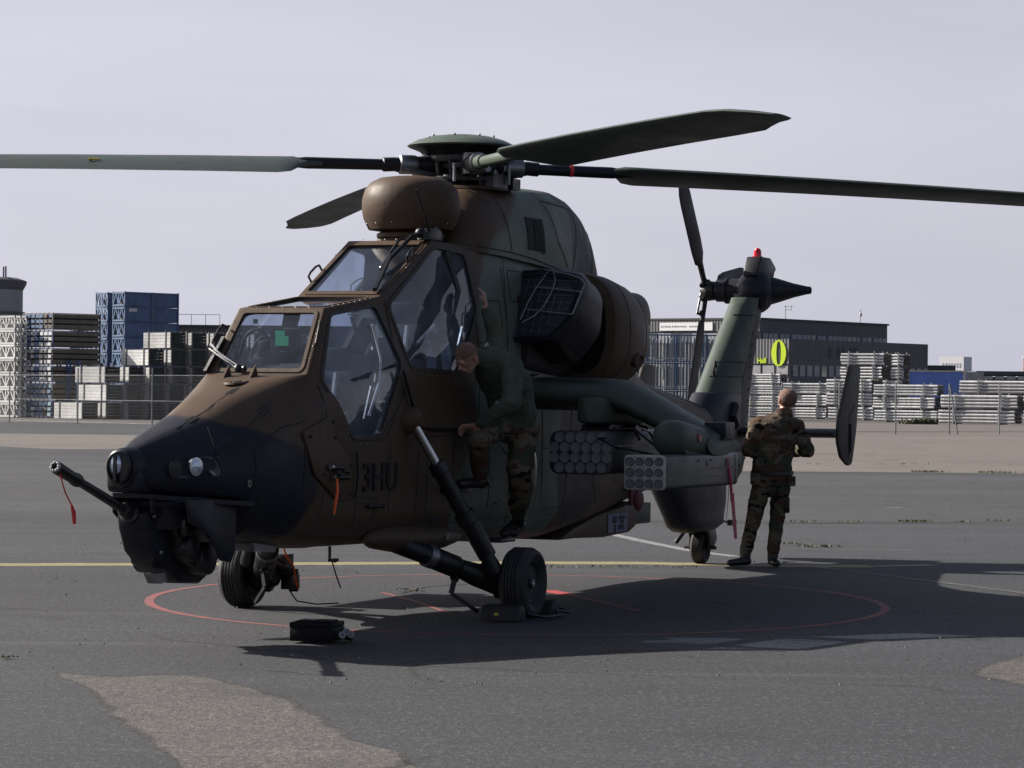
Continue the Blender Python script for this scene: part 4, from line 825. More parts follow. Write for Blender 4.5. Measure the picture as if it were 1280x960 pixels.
gx = M(); gx.lathe(hubt + V(0, .10, 0), (0, -1, 0), [(0, .06), (.05, .10), (.12, .11), (.16, .07), (.20, .05)], 16); gx.box(hubt, (.16, .06, .20)); gx.cyl(hubt + V(.05, -.02, -.10), hubt + V(.05, -.02, .12), .035, n=10); trh = gx.build('tail_rotor_hub', M_DARK, heli, bevel=.004)
for ang in (52.5, -67.5, 172.5):
    a = R(ang); d = V(math.cos(a), 0, math.sin(a)); c_ = V(-math.sin(a), 0, math.cos(a)); out = V(0, -1, 0); rings = []
    for r_, ch, th, off in ((.08, .07, .05, 0), (.22, .07, .05, 0), (.36, .11, .045, 0), (.43, .26, .035, 0), (.60, .30, .030, 0), (1.20, .30, .022, 0), (1.32, .25, .017, -.01), (1.39, .16, .012, -.02)):
        tw_ = R(-4); cc = c_ * math.cos(tw_) + out * math.sin(tw_); nn = out * math.cos(tw_) - c_ * math.sin(tw_); rg = []
        for k in range(14):
            t = 2 * math.pi * k / 14; rg.append(hubt + V(0, -.04, 0) + d * r_ + cc * (ch / 2 * math.cos(t) + off) + nn * (th / 2 * math.sin(t)))
        rings.append(rg)
    b = M(); b.loft(rings); bo = b.build('tail_rotor_blade', P_GREY, heli, smooth=50)
    b = M(); b.tube([hubt + V(0, -.08, 0) + d * .05 + c_ * .05, hubt + V(0, -.09, 0) + d * .30 + c_ * .06], .014, 8); b.cyl(hubt + d * .10 + V(0, -.06, 0) - c_ * .05, hubt + d * .10 + V(0, -.06, 0) + c_ * .07, .03, n=8); b.ball(hubt + d * .28 + V(0, -.06, 0) + c_ * .04, .03, 8, 6); b.build('pitch_link', M_DARK, bo)
# tailplane
g = M(); rings = []
for y_ in (-1.14, -.5, 0, .5, 1.14):
    rings.append([V(-8.74 + .25 * math.cos(2 * math.pi * k / 16), y_, 1.325 + .048 * math.sin(2 * math.pi * k / 16)) for k in range(16)])
g.loft(rings); tp = g.build('tailplane', P_GREY, heli, smooth=50)
for s in (1, -1):
    g = M(); rings = []
    pl = rounded([(-9.05, 2.04), (-9.42, 2.02), (-9.27, 1.35), (-9.12, 1.0), (-8.98, .985), (-8.72, 1.08), (-8.60, 1.25), (-8.62, 1.45), (-8.80, 1.7)], .05)
    g.prism(pl, 'y', s * 1.125, s * 1.165); ep = g.build('endplate', P_DBROWN, tp, bevel=.012)
    g = M(); g.ribbon([(-8.98, s * 1.167, 1.05), (-8.98, s * 1.167, 1.5), (-9.2, s * 1.167, 1.62)], (0, s, 0), .012); g.bar((-9.0, s * 1.17, 1.12), (-9.0, s * 1.17, 1.42), .03, .02); g.build('endplate_gap', M_SEAM, ep, smooth=0)
# boom top spine
g = M(); rings = []
for x, w_, z0, z1 in ((-4.9, .13, 1.7, 1.92), (-6.0, .10, 1.6, 1.80), (-7.2, .08, 1.5, 1.66), (-7.6, .06, 1.45, 1.6)):
    rings.append([V(x, w_ * math.cos(t), z0 + (z1 - z0) * math.sin(t)) for t in [math.pi * k / 10 for k in range(11)]])
g.loft(rings); g.build('boom_spine', P_GREY, heli, smooth=50)
# ---- engine intakes and exhaust barrels, both sides
def se(n, a, b, p, c0, ax1, ax2):
    out = []
    for k in range(n):
        t = 2 * math.pi * k / n; c_, s_ = math.cos(t), math.sin(t); out.append(c0 + ax1 * (a * math.copysign(abs(c_) ** p, c_)) + ax2 * (b * math.copysign(abs(s_) ** p, s_)))
    return out
MESHM = mat('intake_mesh_dark', (.026, .026, .034), .5, .1, vs=14, fine=.4, fs=220)
for s in (1, -1):
    X = V(1, 0, 0); Yv = V(0, s, 0); Z = V(0, 0, 1)
    fx = lambda z: -1.50 - .60 * (z - 2.35)          # raked front face of the intake box
    P_A = rounded([(.36, 2.71), (.68, 2.73), (.96, 2.69), (1.04, 2.55), (1.01, 2.34), (.86, 2.13), (.36, 2.11)], .05, 4)
    P_B = rounded([(.36, 2.66), (.68, 2.68), (.92, 2.64), (1.02, 2.50), (1.01, 2.20), (.84, 1.96), (.36, 1.94)], .08, 4)
    shr = lambda P, f_: [(.66 + (y - .66) * f_, 2.38 + (z - 2.38) * f_) for y, z in P]
    g = M(); g.loft([[V(fx(z) + dx, s * y, z) for y, z in P] for P, dx in ((shr(P_A, .90), .015), (shr(P_A, .975), .012), (P_A, -.02), (P_A, -.14))] + [[V(-2.02 - .1 * (z - 2.3) + dx, s * y, z) for y, z in P] for P, dx in ((P_B, 0), (shr(P_B, .96), -.10), (shr(P_B, .82), -.15))])
    it = g.build('engine_intake', P_BLACK, heli, smooth=40)
    g = M(); sc_ = shr(P_A, .86); vs = [V(fx(z) + .020, s * y, z) for y, z in sc_]; n = len(vs); g.add([v - V(.02, 0, 0) for v in vs] + vs, [tuple(range(n)), tuple(range(2 * n - 1, n - 1, -1))] + [(k, k + n, (k + 1) % n + n, (k + 1) % n) for k in range(n)]); g.build('intake_screen', MESHM, it, smooth=0)
    g = M()
    def wire(*pts, rad=.007, sm=2):
        f_ = list(pts)
        for _ in range(sm): f_ = [f_[0]] + [q for u_, v_ in zip(f_, f_[1:]) for q in ((u_[0] * .75 + v_[0] * .25, u_[1] * .75 + v_[1] * .25), (u_[0] * .25 + v_[0] * .75, u_[1] * .25 + v_[1] * .75))] + [f_[-1]]
        g.tube([V(fx(z) + .045, s * y, z) for y, z in f_], rad, 6)
    wire((.62, 2.575), (1.04, 2.53)); wire((.60, 2.385), (1.0, 2.345)); wire((1.05, 2.60), (1.0, 2.345), sm=0); wire((.74, 2.72), (.80, 2.60), (.72, 2.36), (.58, 2.28)); wire((.66, 2.72), (.98, 2.66), (1.05, 2.60)); wire((.70, 2.70), (.60, 2.50), (.56, 2.30)); g.build('guard_wire', M_TUBE, it)
    g = M(); wire(*(sc_[::2] + [sc_[0]]), rad=.009, sm=0); g.build('screen_frame', M_DARK, it)
    g = M()
    for k in range(9): wire((.42 + .065 * k, 2.66 - .004 * k * k), (.42 + .065 * k, 2.18 + (.0 if k < 6 else .07 * (k - 5))), rad=.0018, sm=0)
    for k in range(8): wire((.40, 2.64 - .06 * k), (.97 - .012 * max(0, k - 4) ** 2, 2.62 - .06 * k), rad=.0018, sm=0)
    g.build('mesh_wires', M_DSTEEL, it)['kind'] = 'stuff'
    g = M(); rings = []
    for x, yc, zc, a, b, p in ((-2.42, .58, 2.26, .345, .405, .75), (-2.44, .60, 2.26, .405, .465, .75), (-2.50, .61, 2.25, .42, .478, .78), (-2.8, .62, 2.24, .42, .475, .85), (-3.1, .62, 2.22, .41, .46, .9), (-3.38, .60, 2.20, .37, .41, .95), (-3.56, .58, 2.20, .31, .35, 1), (-3.62, .56, 2.20, .22, .26, 1)):
        rings.append(se(36, a, b, p, V(x, s * yc, zc), Yv, Z))
    # hollow mouth: start with an inner ring
    inner = [se(36, .30, .36, .75, V(-2.75, s * .58, 2.26), Yv, Z), se(36, .33, .39, .75, V(-2.44, s * .59, 2.26), Yv, Z)]
    g.loft(inner + rings); na = g.build('exhaust_barrel', P_BROWN, heli, smooth=45)
    g = M()
    BR = ((-2.50, .61, 2.25, .42, .478, .78), (-2.8, .62, 2.24, .42, .475, .85), (-3.1, .62, 2.22, .41, .46, .9), (-3.38, .60, 2.20, .37, .41, .95))
    for x in (-2.72, -3.2):
        for r0, r1 in zip(BR, BR[1:]):
            if r0[0] >= x >= r1[0]:
                t = (r0[0] - x) / (r0[0] - r1[0]); A_ = se(36, *[r0[i] + (r1[i] - r0[i]) * 0 for i in (3, 4, 5)], V(r0[0], s * r0[1], r0[2]), Yv, Z); B_ = se(36, r1[3], r1[4], r1[5], V(r1[0], s * r1[1], r1[2]), Yv, Z)
                rr_ = [p_.lerp(q_, t) for p_, q_ in zip(A_, B_)]; g.tube(rr_ + rr_[:1], .004, 5)
    g.build('barrel_seam', M_SEAM, na)
    g = M(); g.lathe((-2.98, s * .985, 2.0), (0, s, -.25), [(0, .10), (.03, .10), (.045, .085), (.03, .07)], 18, 1, .62); ins = g.build('drain_port', P_BROWN, na)
    g = M(); g.lathe((-2.98, s * 1.005, 2.0), (0, s, -.25), [(0, .075), (.01, .07)], 18, 1, .62); g.build('port_hole', M_SEAM, ins)
    g = M(); rings = []
    for x, rr, zc in ((-3.40, .24, 2.32), (-3.62, .25, 2.35), (-3.82, .22, 2.39), (-3.95, .16, 2.45)):
        rings.append([V(x, s * (.60) + rr * math.cos(t) * s, zc + rr * math.sin(t)) for t in [R(-50) + R(190) * k / 14 for k in range(15)]] + [V(x, s * .60 + (rr - .03) * math.cos(t) * s, zc + (rr - .03) * math.sin(t)) for t in [R(-50) + R(190) * k / 14 for k in range(14, -1, -1)]])
    g.loft(rings); g.build('exhaust_lip', P_BROWN, na, smooth=50)
    g = M(); g.loft([se(24, .10, .30, .6, V(-1.5, s * .50, 2.2), Yv, Z), se(24, .16, .36, .6, V(-2.6, s * .48, 2.18), Yv, Z), se(24, .14, .34, .6, V(-3.6, s * .44, 2.14), Yv, Z), se(24, .04, .20, .6, V(-4.4, s * .38, 2.1), Yv, Z)]); g.build('engine_shoulder', P_GREY, heli, smooth=50)
    # ---- stub wing
    def airfoil(y_, xl, ch, zc, th, n=22, dx=0):
        pts = []
        for k in range(n):
            t = 2 * math.pi * k / n; c_ = (1 - math.cos(t)) / 2; prof_ = th * 1.9 * (math.sqrt(c_ + 1e-6) * (1 - c_) ** .8) ; pts.append(V(xl - ch * c_, s * y_, zc + (prof_ * .62 if t < math.pi else -prof_ * .62)))
        return pts
    w_ = M(); w_.loft([airfoil(y_, *q) for y_, *q in ((.48, -1.15, 1.10, 1.71, .27), (1.30, -1.15, 1.0, 1.70, .27), (1.42, -1.16, .98, 1.69, .265), (1.52, -1.18, .96, 1.655, .26), (1.95, -1.22, .90, 1.44, .22), (2.22, -1.28, .82, 1.31, .17))]); wing = w_.build('stub_wing', P_GREEN, heli, smooth=60)
    w_ = M(); w_.loft([[p + V(0, 0, .004) for p in airfoil(y_, *q)] for y_, *q in ((.50, -1.14, 1.11, 1.73, .262), (.72, -1.14, 1.11, 1.73, .262))]); w_.build('wing_root_band', P_BLACK, wing, smooth=60)
    w_ = M(); w_.ribbon([(-1.30, s * .75, 1.877), (-1.30, s * 1.38, 1.870)], (0, 0, 1), .10); w_.build('wing_walk_strip', P_BLACK, wing, smooth=0)
    # outer pylon
    w_ = M(); w_.loft([se(20, .02, .02, 1, V(-.66, s * 2.06, 1.375), Yv, Z), se(20, .09, .10, 1, V(-.70, s * 2.06, 1.375), Yv, Z), se(20, .13, .14, 1, V(-.80, s * 2.06, 1.37), Yv, Z), se(20, .14, .15, .95, V(-1.0, s * 2.06, 1.36), Yv, Z), se(20, .13, .12, .8, V(-1.35, s * 2.08, 1.34), Yv, Z), se(20, .07, .05, .6, V(-1.75, s * 2.07, 1.30), Yv, Z), se(20, .02, .02, .6, V(-2.0, s * 2.05, 1.29), Yv, Z)]); py = w_.build('wing_pylon', P_GREEN, heli, smooth=50)
    w_ = M(); w_.box((-1.12, s * 2.08, 1.20), (.42, .13, .12)); w_.prism([(-.86, 1.29), (-2.3, 1.24), (-2.3, 1.13), (-1.5, 1.20), (-.92, 1.24)], 'y', s * 2.01, s * 2.17); w_.build('pylon_shoe', P_GREEN, py, bevel=.01)
    w_ = M(); w_.lathe((-1.12, s * 2.20, 1.37), (0, s, 0), [(0, .035), (.014, .03)], 14); w_.build('position_light', mat('red_position_lens' , (.25, .03, .02), .3, bump=0), py)
    w_ = M(); w_.box((-1.75, s * 2.16, 1.42), (.30, .16, .14)); w_.box((-1.62, s * 2.2, 1.43), (.05, .12, .12)); w_.build('pylon_box', P_BLACK, py, bevel=.008)
    # inner pylon
    w_ = M(); w_.loft([se(20, .03, .09, .4, V(-.955, s * 1.32, 1.575), Yv, Z), se(20, .085, .10, .4, V(-.985, s * 1.32, 1.575), Yv, Z), se(20, .115, .105, .4, V(-1.06, s * 1.32, 1.575), Yv, Z), se(20, .12, .11, .5, V(-1.4, s * 1.32, 1.57), Yv, Z), se(20, .115, .10, .5, V(-2.0, s * 1.32, 1.56), Yv, Z), se(20, .06, .05, .6, V(-2.3, s * 1.32, 1.58), Yv, Z)]); w_.build('wing_pylon', P_GREEN, heli, smooth=50)
    w_ = M()
    for k in range(9): x = -1.15 - .13 * k; w_.tube([(x, s * 1.25, 1.47), (x - .03, s * (1.22 + .08 * (k % 3)), 1.43), (x - .06 * (k % 2), s * 1.36, 1.38)], .012, 6)
    w_.box((-1.5, s * 1.3, 1.43), (.6, .10, .09)); w_.cyl((-1.2, s * 1.2, 1.42), (-1.2, s * 1.44, 1.42), .045); w_.cyl((-1.8, s * 1.2, 1.42), (-1.8, s * 1.44, 1.42), .04); w_.build('release_rack', M_DARK, heli)
    w_ = M()
    for k in range(8): x = -.98 - .13 * k; w_.tube([(x, s * 2.02, 1.22), (x - .03, s * (2.16 + .02 * (k % 2)), 1.20), (x - .06 * (k % 2), s * 2.12, 1.14)], .011, 6)
    w_.box((-1.25, s * 2.06, 1.16), (.55, .08, .07)); w_.cyl((-1.0, s * 1.98, 1.17), (-1.0, s * 2.16, 1.17), .04); w_.cyl((-1.45, s * 1.98, 1.17), (-1.45, s * 2.16, 1.17), .04); w_.tube([(-.92, s * 2.0, 1.22), (-.6, s * 1.7, 1.30), (-.75, s * 1.5, 1.36), (-1.1, s * 1.5, 1.36)], .010, 6); w_.tube([(-1.05, s * 1.44, 1.42), (-1.0, s * 1.7, 1.44), (-1.15, s * 1.9, 1.25)], .009, 6); w_.build('release_rack', M_DARK, heli)
# ---- rocket pods
def pod(name, label, x0, x1, yc, zc, w, h, rows, r, s, mbody, mface, tubemat, rc):
    p = empty(name, (0, 0, 0), parent=None); p.parent = heli
    poly = rounded([(yc - w / 2, zc - h / 2), (yc + w / 2, zc - h / 2), (yc + w / 2, zc + h / 2), (yc - w / 2, zc + h / 2)], rc, 5)
    b = M(); b.prism([(y_ * s, z) for y_, z in poly], 'x', x0 - .012, x1); b.build('pod_body', mbody, p, bevel=.006)
    f_ = M(); f_.prism([((yc + (y_ - yc) * 1.012) * s, zc + (z - zc) * 1.012) for y_, z in poly], 'x', x0 + .004, x0 - .022); f_.build('front_frame', mface, p, bevel=.004)
    t = bpy.data.meshes.new('tube'); me = None
    for row, (z, ys) in enumerate(rows):
        for y_ in ys:
            if me is None:
                q = M(); q.lathe((0, 0, 0), (1, 0, 0), [(0, r), (.008, r), (.010, r * .93), (.004, r * .86), (.0055, 0)] if tubemat[1] else [(0, r), (.008, r), (.0082, r * .9), (.0045, r * .88), (.0045, 0)], 24); me = q.mesh('tube', tubemat[0], smooth=25)
            o = bpy.data.objects.new('launch_tube', me); COL.objects.link(o); o.parent = p; o.location = (x0 + .004, s * (yc + y_), zc + z)
    return p
TM1 = mat('dark_tube_mouth', (.15, .15, .16), .6, .1, vs=4); TM2 = mat('grey_tube_mouth', (.085, .085, .09), .55, .1, vs=8, var=.4); FM2 = mat('pale_frame_metal', (.30, .295, .28), .5, .3, vs=12)
for s in (1, -1):
    d = .103
    rows = [(.118, [(-2 + k) * d for k in range(5)]), (.040, [(-2.5 + k) * d + .0 for k in range(6)]), (-.040, [(-2.5 + k) * d for k in range(6)]), (-.118, [(-2 + k) * d for k in range(5)])]
    rows = [(z, [y_ * .86 for y_ in ys]) for z, ys in rows]
    p = pod('rocket_pod', '', -.90, -2.55, 1.30, 1.245, .52, .34, rows, .041, s, M_GREYM, mat('dark_pod_face', (.03, .03, .034), .5), (TM1, False), .09)
    b = M()
    for k in (0, 1): b.tube([(-1.5 - .32 * k, s * 1.47, 1.418), (-1.52 - .32 * k, s * 1.54, 1.39), (-1.53 - .32 * k, s * 1.565, 1.34)], .012, 6)
    b.bar((-.95, s * 1.565, 1.30), (-2.5, s * 1.565, 1.30), .012, .012); b.build('pod_strap', M_DARK, p)
    rows = [(z, [y_ for y_ in (-.116, -.0385, .0385, .116)]) for z in (.083, 0, -.083)]
    p = pod('rocket_pod', '', -.30, -2.02, 2.05, 1.115, .325, .262, rows, .034, s, M_GREYM, FM2, (TM2, True), .035)
    p['label'] = 'outer rocket pod with twelve open tubes in a pale face'
    b = M()
    for y_, z in [(a, c) for a in (-.155, -.077, 0, .077, .155) for c in (-.118, -.0415, .0415, .118)]:
        if random.random() < .7: b.ball((-.292, s * (2.05 + y_), 1.115 + z), .006, 6, 4)
    b.build('face_screw', M_STEEL, p)['kind'] = 'stuff'
    b = M()
    for k in (0, 1): b.tube([(-1.05 - .30 * k, s * 2.10, 1.25), (-1.07 - .30 * k, s * 2.18, 1.24), (-1.08 - .30 * k, s * 2.216, 1.19)], .008, 6)
    b.bar((-.34, s * 2.213, 1.13), (-1.98, s * 2.213, 1.13), .012, .014); b.bar((-.34, s * 2.213, 1.065), (-1.98, s * 2.213, 1.065), .008, .01); b.box((-1.30, s * 2.214, 1.17), (.06, .006, .04)); b.box((-1.80, s * 2.214, 1.17), (.10, .006, .05)); b.build('pod_strap', M_DARK, p)
    b = M(); b.prism([((2.05 + (a - .0)) * s, 1.115 + c) for a, c in rounded([(-.165, -.13), (.165, -.13), (.165, .13), (-.165, .13)], .04)], 'x', -1.98, -2.06); b.build('rear_band', M_DARK, p, bevel=.008)
b = M(); b.tube([(-1.78, 2.21, 1.20), (-1.86, 2.22, 1.02), (-1.9, 2.22, .85)], .012, 6); b.add([V(-1.85, 2.222, .92), V(-1.93, 2.222, .92), V(-2.02, 2.225, .55), V(-1.95, 2.225, .55), V(-1.85, 2.226, .92), V(-1.93, 2.226, .92), V(-2.02, 2.229, .55), V(-1.95, 2.229, .55)], [(0, 1, 2, 3), (7, 6, 5, 4), (0, 4, 5, 1), (1, 5, 6, 2), (2, 6, 7, 3), (3, 7, 4, 0)]); b.build('pink_streamer', mat('pink_streamer_cloth', (.42, .05, .09), .7, bump=0), heli)
b = M(); b.box((-4.55, .42, .80), (.28, .03, .20)); b.ball((-4.6, .44, .74), (.12, .03, .10), 10, 6); b.build('red_cover', mat('dark_red_cover', (.08, .008, .010), .7, bump=.3), heli, bevel=.008)
# ---- belly dispenser box with label
b = M(); b.prism([(-3.0, .44), (-3.4, .44), (-4.1, .42), (-4.75, .44), (-4.95, .50), (-4.95, .72), (-3.9, .62), (-3.3, .52)], 'y', -.28, .30); bd = b.build('belly_pod', P_BROWN, heli, bevel=.02)
b = M(); b.box((-5.12, .0, .60), (.52, .56, .19)); b.build('pod_rear_box', P_GREEN, bd, bevel=.01)
b = M(); b.box((-4.42, .304, .54), (.50, .008, .17)); lab = b.build('label_plate', mat('blue_label', (.07, .085, .15), .5, bump=0, var=.3, vs=9), bd)
b = M()
for x, z, w_, h_ in ((-4.33, .57, .10, .06), (-4.52, .585, .16, .03), (-4.52, .55, .10, .03), (-4.50, .50, .14, .05), (-4.34, .49, .04, .07)): b.box((x, .3095, z), (w_, .004, h_))
b.build('label_print', mat('label_ink', (.01, .01, .02), .7, bump=0), lab)
# round window in the aft side and step recess
cx0, cz0 = -1.68, 1.08; rd = M(); dm = [(cx0, cz0 + .28), (cx0 + .17, cz0 + .04), (cx0 + .15, cz0 - .08), (cx0 - .04, cz0 - .29), (cx0 - .20, cz0 - .02), (cx0 - .17, cz0 + .10)]; dm = rounded(dm, .05, 4)
vs = [V(x, hull_y(x, z, .001), z) for x, z in dm]; vi = [V(x, hull_y(x, z, .020), z) for x, z in inset_poly(dm, .025)]; n = len(vs); cm = V(cx0 - .01, hull_y(cx0, cz0, .075), cz0); rd.add(vs + vi + [cm], [(i, (i + 1) % n, (i + 1) % n + n, i + n) for i in range(n)] + [(i + n, (i + 1) % n + n, 2 * n) for i in range(n)]); rdo = rd.build('diamond_antenna_boss', P_DBROWN, heli, smooth=60)
rd = M(); rd.ball((cx0 + .02, hull_y(cx0, cz0) + .055, cz0), (.07, .02, .16), 16, 10); rd.build('boss_window', mat('greenish_glass', (.20, .24, .20), .15, .2, bump=0), rdo)
st = M(); st.box((-.10, .575, .955), (.40, .10, .035)); st.box((.02, .565, .99), (.14, .06, .05)); st.build('foot_step', M_DARK, heli, bevel=.006)
st = M(); st.box((-.98, .58, .535), (.30, .16, .03)); st.build('foot_step', M_DARK, heli, bevel=.006)
st = M(); st.add([V(.24, hull_y(.24, .75, .003), .72), V(.06, hull_y(.06, .75, .003), .72), V(.06, hull_y(.06, 1.15, .003), 1.2), V(.24, hull_y(.24, 1.15, .003), 1.2)], [(0, 1, 2, 3)]); st.build('step_recess', M_SEAM, heli, smooth=0)
st = M(); st.box((.50, .555, 1.40), (.10, .02, .12)); st.build('red_patch', mat('dull_orange_patch', (.30, .05, .03), .7, bump=0), heli, bevel=.01)
st = M(); st.tube([(.86, .57, 1.86), (.72, .58, 1.62), (.52, .575, 1.44), (.2, .575, 1.42), (-.3, .575, 1.42)], .012, 6); st.ball((.84, .575, 1.70), .014, 8, 6); st.build('door_seal', M_DARK, heli)
# ============================================================ main rotor
HUB = V(-1.48, 0, 3.56)
h = M(); h.cyl(HUB + V(0, 0, -.20), HUB + V(0, 0, .10), .12, n=20); h.cyl(HUB + V(0, 0, -.14), HUB + V(0, 0, -.10), .34, n=28); h.cyl(HUB + V(0, 0, .02), HUB + V(0, 0, .10), .28, n=28); h.cyl(HUB + V(0, 0, -.03), HUB + V(0, 0, .03), .20, n=24)
rh = h.build('rotor_hub', M_DARK, heli, smooth=35, bevel=.006)
h = M(); h.lathe(HUB + V(0, 0, .11), (0, 0, 1), [(0, .33), (.035, .36), (.04, .43), (.052, .445), (.065, .43), (.10, .36), (.13, .25), (.145, .13), (.15, 0)], 48); cv = h.build('hub_cover', P_LGREEN, rh, smooth=50)
h = M(); h.lathe(HUB + V(0, 0, .08), (0, 0, 1), [(0, .30), (.04, .35), (.068, .425)], 40); h.build('cover_underside', M_DARK, cv)
h = M()
for k in range(8): a = 2 * math.pi * k / 8 + .2; h.ball(HUB + V(.27 * math.cos(a), .27 * math.sin(a), .245), .010, 6, 4)
h.build('cover_bolt', M_DARK, cv)['kind'] = 'stuff'
h = M()
for k in range(16):
    a = 2 * math.pi * k / 16 + .1; r0 = random.uniform(.2, .34); h.cyl(HUB + V(r0 * math.cos(a), r0 * math.sin(a), -.16 - .03 * random.random()), HUB + V((r0 + .03) * math.cos(a), (r0 + .03) * math.sin(a), .04 * random.random()), random.uniform(.010, .028), n=8)
h.box(HUB + V(-.35, .28, -.13), (.16, .14, .09)); h.box(HUB + V(-.30, -.25, -.12), (.2, .12, .10)); h.box(HUB + V(.02, .30, -.13), (.30, .12, .11)); h.build('swashplate_link', M_DARK, rh)
h = M(); h.lathe(HUB + V(0, 0, -.205), (0, 0, 1), [(0, .40), (.02, .38), (.04, .30)], 28); h.build('mast_base_plate', P_BROWN, rh)
PHI = .2969; base = {}
# blade directions in world: towards camera/right, and the perpendicular pair
def w2l(v): a = math.pi / 2 + HEAD; return V(v.x * math.cos(a) - v.y * math.sin(a), v.x * math.sin(a) + v.y * math.cos(a), v.z)
dirs = [V(math.sin(PHI), -math.cos(PHI), 0), V(-math.sin(PHI - .035), math.cos(PHI - .035), 0), V(math.cos(PHI), math.sin(PHI), 0), V(-math.cos(PHI), -math.sin(PHI), 0)]
BL_TOP = paint('blade_paint', (.062, .074, .066), rough=.42, grime=.25); BL_MIX = BL_TOP
for bi, dw in enumerate(dirs):
    d = w2l(dw); le = V(d.y, -d.x, 0)          # leading edge: the rotor turns clockwise seen from above
    rings = []; prof = [(1.18, .09, .055), (1.30, .10, .06), (1.40, .30, .055), (1.50, .48, .055), (1.62, .54, .055), (2.2, .54, .055), (3.2, .54, .052), (4.2, .54, .05), (5.2, .54, .048), (5.7, .53, .045), (5.95, .47, .04), (6.2, .38, .034), (6.38, .27, .026), (6.5, .13, .016)]
    rings = []
    for r_, ch, th in prof:
        pitch = R((13, 6, 10, 16)[bi] - .9 * (r_ - 1.5)) if r_ > 1.3 else R(12); dr = -(.125, .17, .155, .17)[bi] * (r_ / 6.5) ** 1.7; cc = le * math.cos(pitch) + V(0, 0, math.sin(pitch)); nn = V(0, 0, math.cos(pitch)) - le * math.sin(pitch)
        lead = min(.14, ch * .4) - (max(0, r_ - 5.9) / .6) ** 2 * .16; rg = []
        for k in range(20):
            t = 2 * math.pi * k / 20; c_ = (1 - math.cos(t)) / 2; tz = th * 1.25 * math.sqrt(c_ + 1e-5) * (1 - c_) * (1.6 if math.sin(t) > 0 else -1.0)
            if r_ < 1.35: tz = th / 2 * math.sin(t)
            rg.append(HUB + V(0, 0, dr) + d * r_ + cc * (lead - ch * c_) + nn * tz)
        rings.append(rg)
    b = M(); b.loft(rings); bo = b.build('rotor_blade', BL_MIX, heli, smooth=35)
    b = M(); b.tube([HUB + d * .12, HUB + d * .30, HUB + d * .55 + V(0, 0, -.004), HUB + d * .56, HUB + d * .66 + V(0, 0, -.006), HUB + d * .67 + V(0, 0, -.006), HUB + d * 1.3 + V(0, 0, -.012), HUB + d * 1.55 + V(0, 0, -.018) + le * -.02], [.07, .075, .06, .058, .058, .045, .048, .024], 12)
    b.build('blade_cuff', P_BLACK if bi != 0 else P_LGREEN, bo, smooth=40)
    b = M(); b.tube([HUB + d * .38, HUB + d * .40, HUB + d * .52, HUB + d * .53], [.072, .08, .08, .066], 14); b.cyl(HUB + d * .28 + le * .02 + V(0, 0, -.08), HUB + d * .28 + le * .02 + V(0, 0, .09), .05, n=12); b.bar(HUB + d * .3 + le * .05, HUB + d * .34 + le * .16 + V(0, 0, -.02), .05, .04); b.build('cuff_clamp', M_DSTEEL, bo, smooth=35)
    b = M(); b.cyl(HUB + d * .36 + le * .16 + V(0, 0, -.15), HUB + d * .36 + le * .16 + V(0, 0, .0), .014, n=8); b.cyl(HUB + d * .16 + V(0, 0, -.09), HUB + d * .5 - le * .08 + V(0, 0, -.05), .028, n=10); b.build('pitch_rod', M_DSTEEL, bo)
    b = M(); b.box((0, 0, 0), (.01, .01, .01)) if False else None
    if bi == 3: 
        q = HUB + d * 3.05 + V(0, 0, .0) ; pz = R(15 - 1.3 * 1.55); cc = le * math.cos(pz) + V(0, 0, math.sin(pz)); nn = V(0, 0, math.cos(pz)) - le * math.sin(pz); c0 = q + V(0, 0, -.045) - cc * .18 + nn * .034
        b = M(); b.tube([c0 + d * .05 - cc * .03, c0 + d * .03 + cc * .03, c0 - d * .04 + cc * .03, c0 - d * .05, c0 + d * .01 - cc * .01, c0 + d * .05 - cc * .03], .005, 5); b.build('yellow_mark', mat('yellow_stencil', (.5, .38, .03), .6, bump=0), bo)
    if bi == 2:
        b = M(); b.tube([HUB + d * .93 + V(0, 0, -.008), HUB + d * .96 + V(0, 0, -.008)], .049, 12); b.build('red_band', M_RED, bo)
# ============================================================ PEOPLE
def camo_cloth(name, cols, sc=4.6):
    m_, t, p = nodes(name); oc = N(t, 'ShaderNodeTexCoord').outputs['Object']
    v1 = scaled(t, oc, (1, 1, 1.8)); n1 = tex_noise(t, v1, sc, 2, .5, .4); n2 = tex_noise(t, v1, sc * 1.3, 3, .5, .8); n3 = tex_noise(t, oc, 160, 3); n4 = tex_noise(t, oc, 9, 3)
    off = N(t, 'ShaderNodeMapping'); off.inputs['Location'].default_value = (5, 3, 1); t.links.new(v1, off.inputs[0]); n5 = tex_noise(t, off.outputs[0], sc * 1.1, 2, .5, .6)
    c = mix_rgb(t, ramp(t, n1, .50, .52), cols[0], cols[1]); c = mix_rgb(t, ramp(t, n5, .54, .56), c, cols[2]); c = mix_rgb(t, ramp(t, n2, .60, .62), c, cols[3])
    c = mix_rgb(t, ramp(t, n3, .3, .7, .25, 0), c, (.005, .005, .005)); t.links.new(c, p.inputs['Base Color']); p.inputs['Roughness'].default_value = .9; p.inputs['Specular IOR Level'].default_value = .15
    b = N(t, 'ShaderNodeBump', _Strength=.5, _Distance=.03); t.links.new(n4, b.inputs['Height']); t.links.new(b.outputs[0], p.inputs['Normal']); return m_
M_CAMO = camo_cloth('woodland_cloth', [(.125, .102, .070), (.048, .058, .034), (.080, .046, .032), (.012, .011, .012)])
M_FLEECE = mat('dark_green_fleece', (.085, .105, .080), .95, var=.25, vs=9, fine=.35, fs=150, bump=.4, spec=.15)
M_OLIVE = mat('olive_elbow_patch', (.085, .095, .055), .85, var=.2, vs=12, bump=.3, spec=.2)
